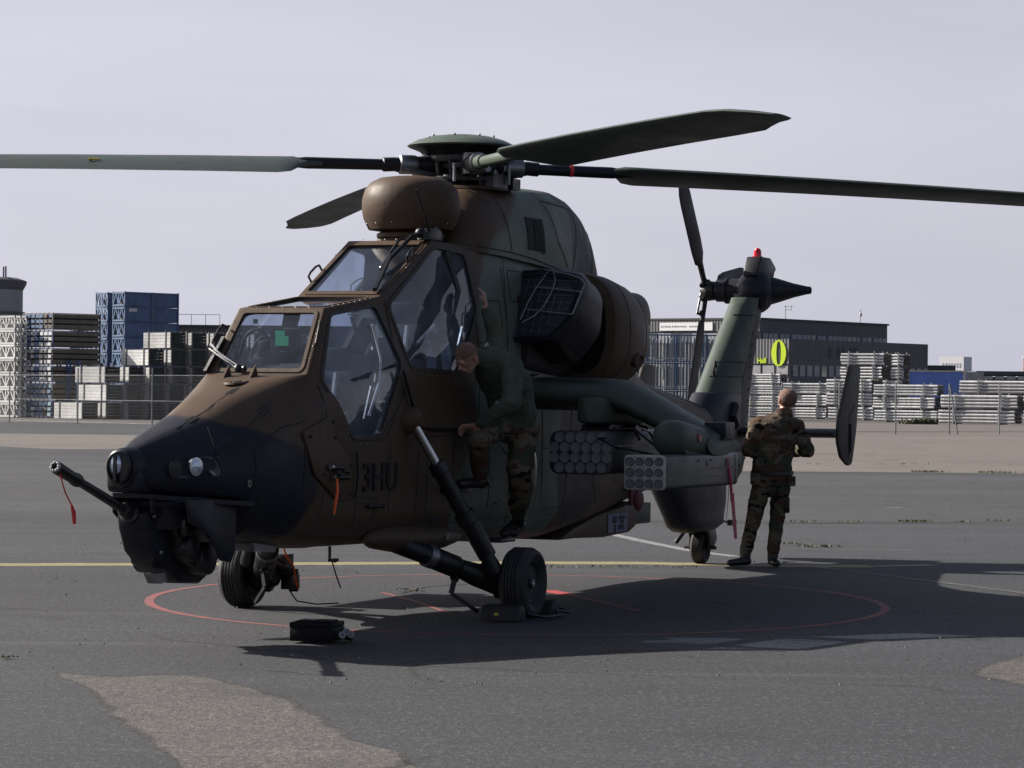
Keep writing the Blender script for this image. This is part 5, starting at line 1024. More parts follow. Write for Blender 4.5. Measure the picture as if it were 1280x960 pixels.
M_SKIN = mat('skin', (.36, .20, .145), .5, var=.12, vs=10, fine=.08, bump=.05); M_HAIR = mat('cropped_hair', (.17, .10, .075), .9, var=.3, vs=30, fine=.3, fs=200, bump=.4)
M_BOOT = mat('black_leather', (.010, .010, .010), .45, var=.3, vs=14, bump=.2)
def person(name, segs, head, vox=.0068):
    """segs: (p, q, r0, r1, material index); one closed skin around all of them, voxel-remeshed into one body"""
    mm = M()
    for sg_ in segs:
        p, q, r0, r1, mi = sg_[:5]; fl = sg_[5] if len(sg_) > 5 else 1; p, q = V(*p), V(*q); d = (q - p); L_ = d.length; d = d.normalized() if L_ > 1e-6 else V(0, 0, 1)
        prof = [(-r0 * math.cos(t), r0 * math.sin(t)) for t in [math.pi / 2 * k / 4 for k in range(5)]] + [(L_ + r1 * math.sin(t), r1 * math.cos(t)) for t in [math.pi / 2 * k / 4 for k in range(5)]]
        if fl == 1: mm.lathe(p, d, prof, 16)
        else:       # flattened (torso, foot, palm): fl = (side vector, side scale, depth scale)
            x = V(*fl[0]); x = (x - d * x.dot(d)).normalized(); y = d.cross(x)
            mm.loft([[p + d * a + x * (max(r, 1e-4) * fl[1] * math.cos(2 * math.pi * k / 20)) + y * (max(r, 1e-4) * fl[2] * math.sin(2 * math.pi * k / 20)) for k in range(20)] for a, r in prof])
    for c_, r_ in head.get('balls', []): mm.ball(c_, r_, 20, 14)
    o = mm.build(name, [M_FLEECE, M_CAMO, M_SKIN, M_BOOT, M_HAIR, M_OLIVE]); md = o.modifiers.new('r', 'REMESH'); md.mode = 'VOXEL'; md.voxel_size = vox
    ms = o.modifiers.new('s', 'SMOOTH'); ms.iterations = 3; ms.factor = .5
    dg = bpy.context.evaluated_depsgraph_get(); me = bpy.data.meshes.new_from_object(o.evaluated_get(dg)); o.modifiers.clear(); o.data = me
    me.materials.clear()
    for m_ in (M_FLEECE, M_CAMO, M_SKIN, M_BOOT, M_HAIR, M_OLIVE): me.materials.append(m_)
    S_ = [(V(*s[0]), V(*s[1]), s[2], s[3], s[4]) for s in segs]; hc, hr, front, upv = head['c'], head['r'], head['front'], head['up']
    def near(co):
        best = None
        for p, q, r0, r1, mi in S_:
            d = q - p; t = max(0, min(1, (co - p).dot(d) / max(1e-9, d.length_squared))); dist = (co - p - d * t).length - (r0 + (r1 - r0) * t)
            if best is None or dist < best[0]: best = (dist, mi)
        return best[1]
    nrm = [v.normal.copy() for v in me.vertices]; mis = []
    for v in me.vertices: mis.append(near(v.co))
    for v in me.vertices:
        c = v.co; mi = mis[v.index]
        if (c - hc).length < hr * 1.45: 
            continue
        if mi in (0, 1, 5):
            n_ = mnoise.noise(V(c.x * 7, c.y * 7, c.z * 13)) * .011 + mnoise.noise(V(c.x * 19, c.y * 19, c.z * 30)) * .005
            v.co = c + nrm[v.index] * n_
    for f in me.polygons:
        c = f.center; mi = mis[f.vertices[0]]; rel = c - hc
        if rel.length < hr * 1.5 and mi == 2:
            hgt = rel.dot(upv) / hr; fr = rel.dot(front) / hr
            if (hgt > .30 and fr < .75) or (hgt > -.35 and fr < -.1) or hgt > .62: 
                if not (abs(fr) < .35 and hgt < .12): mi = 4
        f.material_index = mi; f.use_smooth = True
    return o
def hand(wrist, dirv, palm_n, thumb_side, curl, size=1.):
    """palm, four fingers and a thumb as flattened / thin segments"""
    out = []; d = V(*dirv).normalized(); n_ = V(*palm_n); n_ = (n_ - d * n_.dot(d)).normalized(); s_ = d.cross(n_) * thumb_side; w = V(*wrist)
    pe = w + d * .085 * size; out.append((w, pe, .034 * size, .040 * size, 2, (tuple(s_), 1.0, .42)))
    for i, L_ in enumerate((.072, .080, .075, .058)):
        b = pe + s_ * (.030 - .020 * i) * size; a1 = d * math.cos(curl) + n_ * math.sin(curl); a2 = d * math.cos(curl * 2.0) + n_ * math.sin(curl * 2.0); a3 = d * math.cos(curl * 2.8) + n_ * math.sin(curl * 2.8)
        k1 = b + a1 * L_ * .5 * size; k2 = k1 + a2 * L_ * .32 * size; k3 = k2 + a3 * L_ * .25 * size
        out += [(b, k1, .0105 * size, .0098 * size, 2), (k1, k2, .0098 * size, .009 * size, 2), (k2, k3, .009 * size, .008 * size, 2)]
    tb = w + d * .022 * size + s_ * .026 * size; t1 = tb + (d * .6 + s_ * .8).normalized() * .042 * size; t2 = t1 + (d * .9 + n_ * .5 + s_ * .2).normalized() * .034 * size
    out += [(tb, t1, .014 * size, .011 * size, 2), (t1, t2, .011 * size, .009 * size, 2)]; return out
def head_parts(c, front, upv, r=.098, neck=None):
    """skull, jaw, nose, brow, ears as balls/segments (material 2 = skin; hair is picked by position)"""
    front = V(*front).normalized(); upv = V(*upv); upv = (upv - front * upv.dot(front)).normalized(); sd = front.cross(upv); c = V(*c)
    P = lambda f, s_, u: tuple(c + front * f + sd * s_ + upv * u)
    sg = [(P(-.012, 0, .028), P(-.004, 0, .030), r * .93, r * .90, 2), (P(.025, 0, -.03), P(.042, 0, -.075), r * .68, .042, 2), (P(.0, 0, .0), P(.02, 0, -.05), r * .78, r * .62, 2), (P(.088, 0, .0), P(.108, 0, -.028), .010, .015, 2), (P(.084, -.03, .016), P(.084, .03, .016), .014, .014, 2), (P(.092, -.018, -.058), P(.092, .018, -.058), .009, .009, 2)]
    for s_ in (-1, 1): sg += [(P(-.012, s_ * .092, .016), P(.000, s_ * .090, -.030), .022, .013, 2, (tuple(front), 1, .45)), (P(.086, s_ * .034, .002), P(.086, s_ * .030, .002), .011, .011, 2)]
    return sg, dict(c=c, r=r, front=front, up=upv)
# --- the man climbing on the port side (coordinates of the helicopter)
HM = Matrix.Translation((-1.0003, 22.6976, 0)) @ Matrix.Rotation(-math.pi / 2 - HEAD, 4, 'Z')
hs, hd_ = head_parts((.07, .74, 1.975), (.62, -.35, -.55), (.35, -.1, .93))
seg = [((-.58, .84, 1.48), (-.56, .85, 1.60), .175, .165, 1, ((0, 1, 0), 1.0, .78)), ((-.57, .86, 1.55), (-.42, .86, 1.80), .185, .195, 0, ((.2, 1, 0), 1.08, .72)), ((-.42, .86, 1.78), (-.22, .83, 1.93), .20, .165, 0, ((.1, 1, 0), 1.12, .72)), ((-.22, .83, 1.93), (-.02, .78, 1.985), .10, .062, 0), ((-.10, .79, 1.97), (.05, .75, 1.975), .062, .058, 2),
       # raised arm
       ((-.40, .74, 1.98), (-.60, .70, 2.13), .085, .074, 0), ((-.60, .70, 2.13), (-.58, .68, 2.22), .078, .068, 5), ((-.58, .68, 2.22), (-.53, .645, 2.35), .064, .046, 0), ((-.53, .645, 2.35), (-.52, .635, 2.38), .032, .030, 2),
       # lower arm
       ((-.20, 1.00, 1.90), (-.06, 1.06, 1.64), .090, .074, 0), ((-.06, 1.06, 1.64), (-.08, .80, 1.48), .072, .050, 0), ((-.08, .80, 1.48), (-.10, .74, 1.45), .034, .030, 2), ((-.34, .88, 1.92), (-.20, .99, 1.90), .11, .095, 0),
       # front leg, knee forward, boot on the upper step
       ((-.52, .78, 1.46), (-.12, .76, 1.34), .115, .088, 1), ((-.12, .76, 1.34), (-.30, .70, 1.10), .082, .068, 1), ((-.30, .70, 1.10), (-.36, .68, 1.04), .060, .052, 1), ((-.36, .68, 1.06), (-.37, .68, 1.01), .056, .050, 3), ((-.40, .68, 1.01), (-.12, .62, 1.005), .052, .044, 3, ((0, 1, 0), 1.05, .85)),
       # rear leg, standing on the lower step
       ((-.66, .92, 1.42), (-.50, .94, 1.12), .122, .092, 1), ((-.50, .94, 1.12), (-.78, .84, .84), .094, .076, 1), ((-.76, .82, .84), (-.90, .78, .76), .066, .060, 1), ((-.86, .79, .79), (-.97, .75, .69), .054, .050, 3), ((-1.05, .73, .70), (-.90, .66, .595), .052, .042, 3, ((0, 1, 0), 1.05, .85)), ((-1.03, .74, .66), (-.95, .72, .60), .046, .04, 3)]
seg += hand((-.52, .635, 2.38), (-.05, -.15, 1), (.2, -1, 0), 1, .35) + hand((-.10, .74, 1.45), (-.05, -1, -.1), (.5, 0, -.8), -1, .6) + hs
def tf(sg_, mt): return [(tuple(mt @ V(*s[0])), tuple(mt @ V(*s[1])), s[2], s[3], s[4]) + (((tuple(mt.to_3x3() @ V(*s[5][0])), s[5][1], s[5][2]),) if len(s) > 5 else ()) for s in sg_]
hd_ = dict(c=HM @ hd_['c'], r=hd_['r'], front=HM.to_3x3() @ hd_['front'], up=HM.to_3x3() @ hd_['up'])
b = person('person', tf(seg, HM), hd_); tag(b, 'person in dark green jacket climbing the side of the helicopter with one arm raised', 'person')
# --- the man standing behind the tail, seen from the back
def P_(u, v, d): 
    du, dv = u - 640, v - 480; c, s = math.cos(ROLL), math.sin(ROLL); U = du * c + dv * s; Vv = -du * s + dv * c
    return (U / FPX * d, d, CAM_H - (Vv - 12.32) / FPX * d)
D = 29.3
hs, hd_ = head_parts((2.745, D - .02, 1.665), (-.35, .80, .35), (.1, -.35, .93), .104)
seg = [((2.62, D, .90), (2.60, D, 1.0), .155, .16, 1, ((1, 0, 0), 1.12, .76)), ((2.60, D, .93), (2.61, D, 1.16), .178, .165, 1, ((1, 0, 0), 1.15, .80)), ((2.61, D, 1.14), (2.65, D, 1.36), .17, .175, 1, ((1, 0, 0), 1.22, .76)), ((2.65, D, 1.38), (2.70, D, 1.49), .16, .07, 1, ((1, 0, 0), 1.35, .85)), ((2.70, D, 1.50), (2.735, D - .01, 1.58), .066, .058, 2), ((2.69, D, 1.47), (2.715, D, 1.53), .088, .074, 1),
       ((2.46, D, 1.42), (2.36, D - .02, 1.16), .082, .068, 1), ((2.36, D - .02, 1.16), (2.46, D + .26, 1.12), .066, .048, 1), ((2.46, D + .26, 1.12), (2.50, D + .30, 1.13), .032, .03, 2), ((2.48, D, 1.42), (2.56, D, 1.40), .09, .12, 1),
       ((2.84, D, 1.40), (2.96, D - .02, 1.16), .084, .068, 1), ((2.96, D - .02, 1.16), (2.84, D + .26, 1.14), .066, .048, 1), ((2.84, D + .26, 1.14), (2.80, D + .30, 1.15), .032, .03, 2), ((2.82, D, 1.40), (2.74, D, 1.40), .09, .12, 1),
       ((2.52, D, .88), (2.43, D + .01, .50), .105, .080, 1), ((2.43, D + .01, .50), (2.35, D + .02, .15), .080, .062, 1), ((2.35, D + .02, .19), (2.345, D + .02, .09), .060, .055, 3), ((2.36, D + .02, .055), (2.19, D - .06, .040), .052, .038, 3, ((0, 1, 0), .95, .85)),
       ((2.70, D, .88), (2.66, D + .01, .50), .105, .078, 1), ((2.66, D + .01, .50), (2.625, D + .02, .15), .078, .062, 1), ((2.625, D + .02, .19), (2.62, D + .02, .09), .060, .055, 3), ((2.62, D + .06, .055), (2.65, D - .12, .042), .052, .040, 3, ((1, 0, 0), .95, .85)), ((2.61, D - .02, .80), (2.61, D, .92), .11, .14, 1)]
seg += hand((2.50, D + .30, 1.13), (.5, .6, .25), (0, .4, -.8), 1, .5) + hand((2.80, D + .30, 1.15), (-.5, .6, .25), (0, .4, -.8), -1, .5) + hs
b = person('person', seg, hd_); tag(b, 'person in camouflage uniform standing with his back turned beside the tail, looking up', 'person')
bl_ = M(); bl_.loft([[(2.605 + (.215 + w_) * math.cos(t), D + (.150 + w_) * math.sin(t), z) for t in [2 * math.pi * k / 24 for k in range(24)]] for z, w_ in ((.915, -.01), (.92, .0), (.955, .0), (.96, -.01))]); bl_.build('waist_belt', M_BOOT, b)
bl_ = M(); bl_.box((2.43, D - .10, .88), (.10, .05, .12)); bl_.box((2.79, D - .09, .86), (.08, .05, .10)); bl_.build('belt_pouch', M_CAMO, b, bevel=.01)
# ============================================================ small things on the ground
def c2(u, v): return V(*G(u, v), 0)
cs = empty('equipment_case', (*G(396, 803), .012), R(-14)); tag(cs, 'closed black plastic equipment case lying on the asphalt in front of the helicopter', 'case')
q = M(); q.box((0, 0, .052), (.30, .27, .095)); q.build('case_body', mat('black_plastic', (.005, .005, .006), .6, var=.2, vs=12, bump=.2, spec=.15), cs, bevel=.006)
q = M(); q.box((0, 0, .115), (.305, .275, .032)); q.box((0, 0, .135), (.24, .21, .012)); q.build('case_lid', bpy.data.materials['black_plastic'], cs, bevel=.005)
for x in (-.15,):
    for y_ in (-.08, .06): q = M(); q.box((x - .006, y_, .10), (.012, .035, .045)); q.build('case_latch', M_DARK, cs, bevel=.003)
q = M(); q.tube([(-.155, -.03, .07), (-.175, -.03, .07), (-.175, .03, .07), (-.155, .03, .07)], .007, 6); q.build('case_handle', M_DARK, cs)
q = M(); q.box((-.05, .03, .142), (.07, .04, .002)); q.build('case_sticker', mat('grey_sticker', (.35, .36, .42), .5, bump=0), cs)
q = M(); q.tube([(.17, .0, .02), (.19, -.03, .08), (.22, .01, .07), (.20, .05, .02), (.24, .02, .015)], .014, 8); q.build('coiled_strap', M_DARK, cs)
q = M()
for k in range(3): q.lathe((.20 + .02 * k, -.06 + .03 * k, .05 + .02 * (k % 2)), (.3, -1, .2), [(0, .024), (.008, .024), (.008, .015), (0, .015)], 14)
q.build('shackle', M_DSTEEL, cs)
rs = M(); p0 = c2(428, 800); rs.tube([p0 + V(0, 0, .05), p0 + V(.03, -.02, .03), p0 + V(.05, .0, .015)], [.02, .014, .02], 6); rs.ball(p0 + V(.02, -.01, .02), (.04, .02, .018), 10, 6); tag(rs.build('red_cloth', M_RED), 'crumpled red tag lying at the right end of the black case', 'tag')
tag(tuft('green_leaves', [G(418, 788), G(421, 790), G(424, 789)], 26, .02, .09, M_GRASS2, 'bright green weed growing behind the black case'), cat='weed')
tag(tuft('green_leaves', [G(434, 802), G(437, 803)], 20, .02, .04, M_GRASS2, 'small bright green weed at the right end of the black case'), cat='weed')
M_CHOCK = mat('chock_rubber', (.012, .012, .013), .7, var=.3, vs=12, fine=.2, bump=.3)
chx = HM @ V(.33, 1.17, 0); chy = HM @ V(-.33, 1.17, 0)
for k, (xx, lb) in enumerate(((.34, 'black wheel chock in front of the near main wheel, with a small yellow mark'), (-.34, 'black wheel chock behind the near main wheel'))):
    q = M(); q.prism([(-.10, .0), (.10, 0), (.06, .10), (-.02, .115), (-.07, .09)] if k == 0 else [(-.10, .0), (.10, 0), (.07, .09), (.02, .115), (-.06, .10)], 'y', -.15, .15)
    o = q.build('wheel_chock', M_CHOCK, bevel=.008); o.matrix_world = HM @ Matrix.Translation((xx, 1.17, .012)); tag(o, lb, 'chock')
    if k == 0: q = M(); q.ball((.085, -.02, .045), (.010, .02, .012), 8, 6); q.build('yellow_mark', mat('yellow_paint_dab', (.6, .45, .05), .6, bump=0), o)
q = M(); q.tube([tuple(HM @ V(*p)) for p in ((.28, 1.34, .06), (.12, 1.42, .025), (-.10, 1.45, .025), (-.26, 1.36, .05), (-.42, 1.40, .03), (-.44, 1.30, .06))], .011, 8); tag(q.build('chock_rope', M_DARK), 'black rope joining the two wheel chocks beside the near main wheel', 'rope')
# clothing details of the standing man: collar, hem band, sleeve pocket, thigh pockets, boot soles
stand = bpy.data.objects['person.001'] if 'person.001' in bpy.data.objects else b
q = M(); q.loft([[(2.715 + (.082 + w_) * math.cos(t), D + .005 + (.078 + w_) * math.sin(t), z - .03 * math.sin(t)) for t in [2 * math.pi * k / 20 for k in range(20)]] for z, w_ in ((1.50, .012), (1.555, .004), (1.56, -.004))]); q.build('jacket_collar', M_CAMO, stand)
for x, y, z, w, h in ((2.385, D - .045, 1.30, .07, .10), (2.935, D - .05, 1.30, .07, .10), (2.395, D + .0, .60, .045, .16), (2.755, D - .0, .62, .045, .16)):
    q = M(); q.box((x, y, z), (w, .05 if w > .05 else .14, h)); q.build('pocket', M_CAMO, stand, bevel=.012)
q = M(); q.ribbon([(2.45, D - .152, 1.27), (2.80, D - .152, 1.27)], (0, -1, 0), .006); q.build('yoke_seam', M_SEAM, stand, smooth=0)
# ============================================================ BACKGROUND
ORD = ['lowest', 'second', 'third', 'fourth', 'fifth', 'sixth', 'seventh', 'eighth', 'ninth', 'tenth', 'eleventh', 'twelfth']
def hv(u): return 492.32 + (u - 640) * .0101
def at(u, d, z=0.): return V((u - 640) / FPX * d, d, z)
def zz(u, v, d): return CAM_H + (hv(u) - v) * d / FPX
M_WALU = mat('pale_aluminium', (.62, .62, .61), .45, .15, var=.14, vs=1.2, fine=.2, fs=12, rnd=.5, bump=.05)
M_WEND = mat('painted_end_shade', (.030, .033, .030), .7, var=.5, vs=2.5, fine=.5, fs=9, bump=0)  # shade of the ends turned away from the sun, put into the colour
M_WSTR = mat('grey_steel_strap', (.15, .15, .155), .5, .4, bump=0); M_GALV = mat('galvanised_steel', (.30, .31, .31), .45, .5, var=.3, vs=1.5, rnd=.5, bump=0)
M_BLUE = mat('blue_crate_paint', (.04, .075, .17), .55, var=.35, vs=1.2, bump=0, dirt=((.10, .09, .08), .5)); M_BLUE2 = mat('faded_blue_paint', (.10, .17, .30), .6, var=.35, vs=1.5, rnd=.5, bump=0)
M_BEAM = mat('grey_brown_beam', (.11, .09, .075), .7, var=.4, vs=2, rnd=.5, bump=0); M_BEAMW = mat('white_beam_end', (.55, .55, .56), .6, var=.3, vs=3, rnd=.5, bump=0); M_TEAL = mat('pale_teal_paint', (.22, .34, .40), .6, var=.3, vs=3, rnd=.5, bump=0)
M_PIPE = mat('bright_galvanised_tube', (.62, .62, .63), .40, .35, var=.18, vs=.9, fine=.25, fs=10, rnd=.5, bump=0); M_TARP = mat('green_tarpaulin', (.02, .10, .09), .6, var=.4, vs=1.5, bump=0)
TH = R(-45)
def child(mm, name, m_, p, **k): return mm.build(name, m_, p, smooth=0, **k)
# ---- white formwork bundles in a stepped block
L_, W_, H_ = 2.6, 1.12, .98
def bundle_proto():
    e = empty('formwork_bundle'); q = M()
    for k in range(5): q.box((0, 0, .10 + k * .182), (L_, W_, .168))
    q.build('panel_pile', [M_WALU], e, smooth=0)['kind'] = 'stuff'
    q = M()
    for k in range(5): q.box((L_ / 2 + .004, 0, .10 + k * .182), (.014, W_ - .02, .170))
    child(q, 'shaded_panel_ends', M_WEND, e)['kind'] = 'stuff'  # thin dark slabs stand for the shade on the end faces
    for x in (-L_ * .30, L_ * .34):
        q = M(); q.box((x, -W_ / 2 - .02, .49), (.07, .04, .97)); q.box((x, 0, .985), (.07, W_ + .08, .02)); q.box((x, W_ / 2 + .02, .49), (.07, .04, .97)); child(q, 'strap', M_WSTR, e)
    q = M()
    for y_ in (-W_ / 2 + .03, W_ / 2 - .03): q.box((L_ / 2 + .03, y_, .49), (.03, .05, .97))
    q.box((0, 0, .008), (L_ - .1, W_ - .1, .016)); child(q, 'corner_post', M_WSTR, e)['kind'] = 'stuff'; return e
proto = bundle_proto(); used = False; t_, w_ = V(math.cos(TH), math.sin(TH), 0), V(-math.sin(TH), math.cos(TH), 0)
for j in range(-1, 11):
    n = 1 if j < 0 else 3 if j < 2 else 4 if j < 3 else 5
    for k in range(n):
        o = proto if not used else copy_tree(proto); used = True
        cor = at(131, 168) + w_ * (1.57 * j) + t_ * random.uniform(-.16, .16); o.location = cor - t_ * L_ / 2 + w_ * W_ / 2 + V(0, 0, .03 + 1.035 * k); o.rotation_euler = (0, 0, TH + R(random.uniform(-3, 3)))
        tag(o, '%s white panel bundle up, %s pile from the left in the left yard' % (ORD[k], 'first' if j == -1 else ORD[j + 1]), 'bundle', 'white panel bundles stacked in the yard on the left')
        if k == 0: o['label'] = 'white panel bundle on the ground, %s pile from the left' % ('first' if j == -1 else ORD[j + 1])
# ---- beam pallets: pale beam ends towards the sun, dark beams along the side
bm_me = {}
for nm, mm_ in (('w', M_BEAMW), ('b', M_BLUE2), ('t', M_TEAL), ('k', M_BEAM)):
    q = M(); q.cur = 0; q.box((0, .02, 0), (.38, 3.5, .22)); q.cur = 1; q.box((0, -1.76, 0), (.32, .05, .20)); bm_me[nm] = q.mesh('beam', [M_BEAM, mm_], smooth=0)
cc = at(63, 172)
for k in range(6):
    e = empty('beam_pallet', cc + w_ * 1.8 - t_ * 1.4 + V(0, 0, .03 + 1.03 * k), TH); tag(e, '%s pallet of grey beams with pale ends in the tall rack at far left' % (ORD[k] if k < 5 else 'topmost'), 'pallet', 'beam pallets at the far left')
    for c_ in range(7):
        for r_ in range(3):
            kind = 'b' if c_ in (3,) or (k == 5 and c_ < 5) or (k < 2 and random.random() < .4) or random.random() < .12 else 't' if k in (0, 1) and random.random() < .5 else 'w' if (k in (1, 2, 3, 4) and random.random() < .85) or random.random() < .4 else 'k'
            o = bpy.data.objects.new('beam', bm_me[kind]); COL.objects.link(o); o.parent = e; o.location = (-1.25 + c_ * .42, random.uniform(-.04, .04), .20 + r_ * .31)
    q = M()
    for c_ in range(8):
        for y_ in (-1.72, 1.72): q.box((-1.46 + c_ * .42, y_, .50), (.06, .06, 1.02))
    kq = M(); kq.box((0, .1, .51), (2.75, 3.1, .86)); child(kq, 'dark_filler_core', M_SEAM, e)  # dark box added inside to close the gaps between the beams
    for z in (.04, .97): q.box((0, -1.72, z), (2.95, .05, .05)); q.box((0, 1.72, z), (2.95, .05, .05)); q.box((1.46, 0, z), (.05, 3.4, .05))
    child(q, 'rack_frame', M_WSTR if k % 2 else M_BLUE, e)['kind'] = 'stuff'
# ---- white lattice girders at the left edge
def lattice(q, x0, x1, z0, z1, y, n=2, r=.05):
    for z in (z0, z1): q.box(((x0 + x1) / 2, y, z), (x1 - x0, r * 1.6, r * 1.6))
    w = (x1 - x0) / n
    for i in range(n + 1): q.box((x0 + i * w, y, (z0 + z1) / 2), (r, r, z1 - z0))
    for i in range(n): q.bar((x0 + i * w, y, z0), (x0 + (i + .5) * w, y, z1), r, r); q.bar((x0 + (i + .5) * w, y, z1), (x0 + (i + 1) * w, y, z0), r, r)
for s_ in range(2):
    for k in range(7):
        e = empty('girder_bundle', at(19 - 62 * s_, 173 + 3 * s_) - t_ * 1.35 + w_ * .6 + V(0, 0, .03 + .86 * k), TH); tag(e, '%s bundle of white lattice girders %s' % (ORD[k] if k < 6 else 'topmost', 'left of the tall beam rack' if s_ == 0 else 'at the extreme left, mostly outside the picture'), 'girders', 'white lattice girders stacked at the left edge')
        for y_ in (-.6, -.2, .2, .6): q = M(); lattice(q, -1.3, 1.3, .06, .78, y_, 3, .07); child(q, 'lattice_girder', M_WALU, e)
# ---- blue crates
def blue_crate(L, W, H):
    e = empty('blue_crate'); q = M(); q.box((L / 2 - .02, 0, H / 2), (.03, W - .1, H - .12)); child(q, 'side_panel', M_BLUE, e)
    q = M()
    for x in (-L / 2, L / 2):
        for y_ in (-W / 2, W / 2): q.box((x, y_, H / 2), (.09, .09, H + .02))
    for z in (.04, H - .05):
        for y_ in (-W / 2, W / 2): q.box((0, y_, z), (L, .07, .07))
        for x in (-L / 2, L / 2): q.box((x, 0, z), (.07, W, .07))
    q.box((L / 2 + .02, 0, H / 2), (.05, .09, H)); child(q, 'crate_frame', M_BLUE, e)['kind'] = 'stuff'
    q = M(); lattice(q, -L / 2, L / 2, .08, H - .08, -W / 2 - .02, 2, .07); child(q, 'lattice_end', M_BLUE2, e); q = M(); q.box((0, 0, .3), (L * .8, W * .95, .45)); child(q, 'stored_parts', M_GALV, e)['kind'] = 'stuff'
    q = M()
    for y_ in (-W * .26, W * .28): q.box((L / 2 + .012, y_, .05), (.02, .34, .08))
    child(q, 'fork_slot', M_SEAM, e)['kind'] = 'stuff'; return e
bc = blue_crate(1.2, 4.2, .94); used = False
for s_, (u, d, n) in enumerate(((155.5, 184, 8), (134, 186, 8))):
    for k in range(n):
        o = bc if not used else copy_tree(bc); used = True; o.location = at(u, d) - t_ * .6 + w_ * 2.1 + V(0, 0, .25 + .955 * k); o.rotation_euler = (0, 0, TH)
        tag(o, '%s blue steel crate from the ground in the %s of the two tall stacks' % ('topmost' if k == 7 else ORD[k], 'right' if s_ == 0 else 'left'), 'crate', 'blue steel crates stacked high in the left yard')
        if k == 6 and s_ == 0: q = M(); q.box((.62, -1.5, .78), (.01, .62, .26)); child(q, 'white_sign', M_BEAMW, o)
# low blue posts and green sheet between
e = empty('post_rack', at(88, 172.5), TH); tag(e, 'blue post rack holding upright frames behind the lowest white bundles', 'rack')
for x in (-1.3, -1.0, -.35, -.05, .6, .9): q = M(); q.box((x, 0, 1.72), (.09, .09, 3.4)); child(q, 'rack_post', M_BLUE, e)
q = M(); q.box((-.2, .05, 2.9), (2.4, .05, .06)); q.box((-.2, .05, 1.9), (2.4, .05, .06)); child(q, 'rack_rail', M_BLUE, e)['kind'] = 'stuff'
q = M(); q.box((0, 0, 1.45), (1.5, 1.0, 2.85)); o = q.build('tarpaulin', M_TARP, smooth=0, bevel=.12); o.location = at(86, 174.3, .02); o.rotation_euler = (0, 0, TH); tag(o, 'green tarpaulin covered load behind the blue upright posts', 'tarpaulin')
e = empty('post_rack', at(122, 178), TH); tag(e, 'low blue cage with a pale door at the foot of the blue crates', 'rack')
for x in (-1.6, -1.0, .2, .9, 1.5): q = M(); q.box((x, 0, 1.7), (.10, .10, 3.4)); child(q, 'rack_post', M_BLUE, e)
q = M(); q.box((-1.2, -.05, 2.85), (.34, .04, .9)); child(q, 'pale_door', M_BEAMW, e)
q = M(); q.box((0, .1, 2.0), (3.0, .1, 2.6)); child(q, 'back_panel', M_BLUE, e)
# ---- silo, dark hall on the left
s_ = empty('silo', at(-25, 262)); tag(s_, 'round grey concrete silo with overhanging rim at the left edge', 'silo'); MC = mat('grey_concrete', (.28, .28, .30), .85, var=.18, vs=.3, bump=0); MC2 = mat('dark_concrete_rim', (.11, .11, .12), .85, var=.2, vs=.4, bump=0)
q = M(); q.lathe((0, 0, 0), (0, 0, 1), [(0, 3.85), (8.4, 3.85), (8.4, 3.7), (11.0, 3.7)], 48); q.build('silo_body', MC, s_, smooth=30)
q = M(); q.lathe((0, 0, 10.5), (0, 0, 1), [(0, 3.72), (.5, 4.0), (.75, 4.05), (.85, 3.95), (1.1, 3.2)], 48); q.build('rim', MC2, s_, smooth=30)
q = M(); q.lathe((0, 0, 8.3), (0, 0, 1), [(0, 3.9), (.25, 3.9)], 48); q.build('ring_band', MC2, s_, smooth=30)
q = M()
for k in range(10): a = 2 * math.pi * k / 10; q.box((2.2 * math.cos(a), 2.2 * math.sin(a), 12.0), (.12, .12, 1.3)); 
q.box((0.6, -1.0, 12.3), (1.3, 1.2, .8)); child(q, 'roof_railing', MC2, s_)['kind'] = 'stuff'
MH = {}
def clad(name, col, rib=True, sc=(3.2, 3.2, 0)):
    """ribbed sheet cladding"""
    m_, t, p = nodes(name); oc = N(t, 'ShaderNodeTexCoord').outputs['Object']; n1 = tex_noise(t, oc, .25, 4)
    wv = N(t, 'ShaderNodeTexWave', wave_type='BANDS', bands_direction='X', wave_profile='SIN', _Scale=1.1); t.links.new(oc, wv.inputs['Vector'])
    c = mix_rgb(t, ramp(t, n1, .3, .7), tuple(x * .88 for x in col), tuple(x * 1.12 for x in col)); t.links.new(c, p.inputs['Base Color']); p.inputs['Roughness'].default_value = .55
    b = N(t, 'ShaderNodeBump', _Strength=.5, _Distance=.08); t.links.new(wv.outputs[0], b.inputs['Height']); t.links.new(b.outputs[0], p.inputs['Normal']); return m_
M_CLAD = clad('dark_cladding', (.060, .063, .075)); M_CLADG = clad('grey_cladding', (.085, .088, .095)); M_WIN = mat('window_glass', (.10, .115, .13), .12, .0, var=.5, vs=.5, bump=0, spec=1.); M_WINL = mat('window_blind', (.30, .30, .32), .6, var=.2, vs=.4, bump=0); M_ROOF = mat('roof_trim', (.035, .037, .042), .6, bump=0)
hl = empty('long_hall', at(250, 330)); tag(hl, 'long dark hall with flat roof behind the white bundles', 'building')
q = M(); q.box((12, 12, 4.4), (46, 24, 8.8)); child(q, 'hall_wall', M_CLAD, hl); q = M(); q.box((12, 12, 8.95), (46.6, 24.6, .3)); child(q, 'roof', M_ROOF, hl)
q = M()
for k in range(6): q.box((-6 + 1.6 * k, 1.5, 9.7), (.05, .05, 1.2))
q.box((-2, 1.5, 10.3), (8, .05, .05)); child(q, 'roof_railing', M_ROOF, hl)['kind'] = 'stuff'; q = M(); q.box((6.0, 2, 9.6), (.5, .5, .5)); child(q, 'roof_vent', M_ROOF, hl)
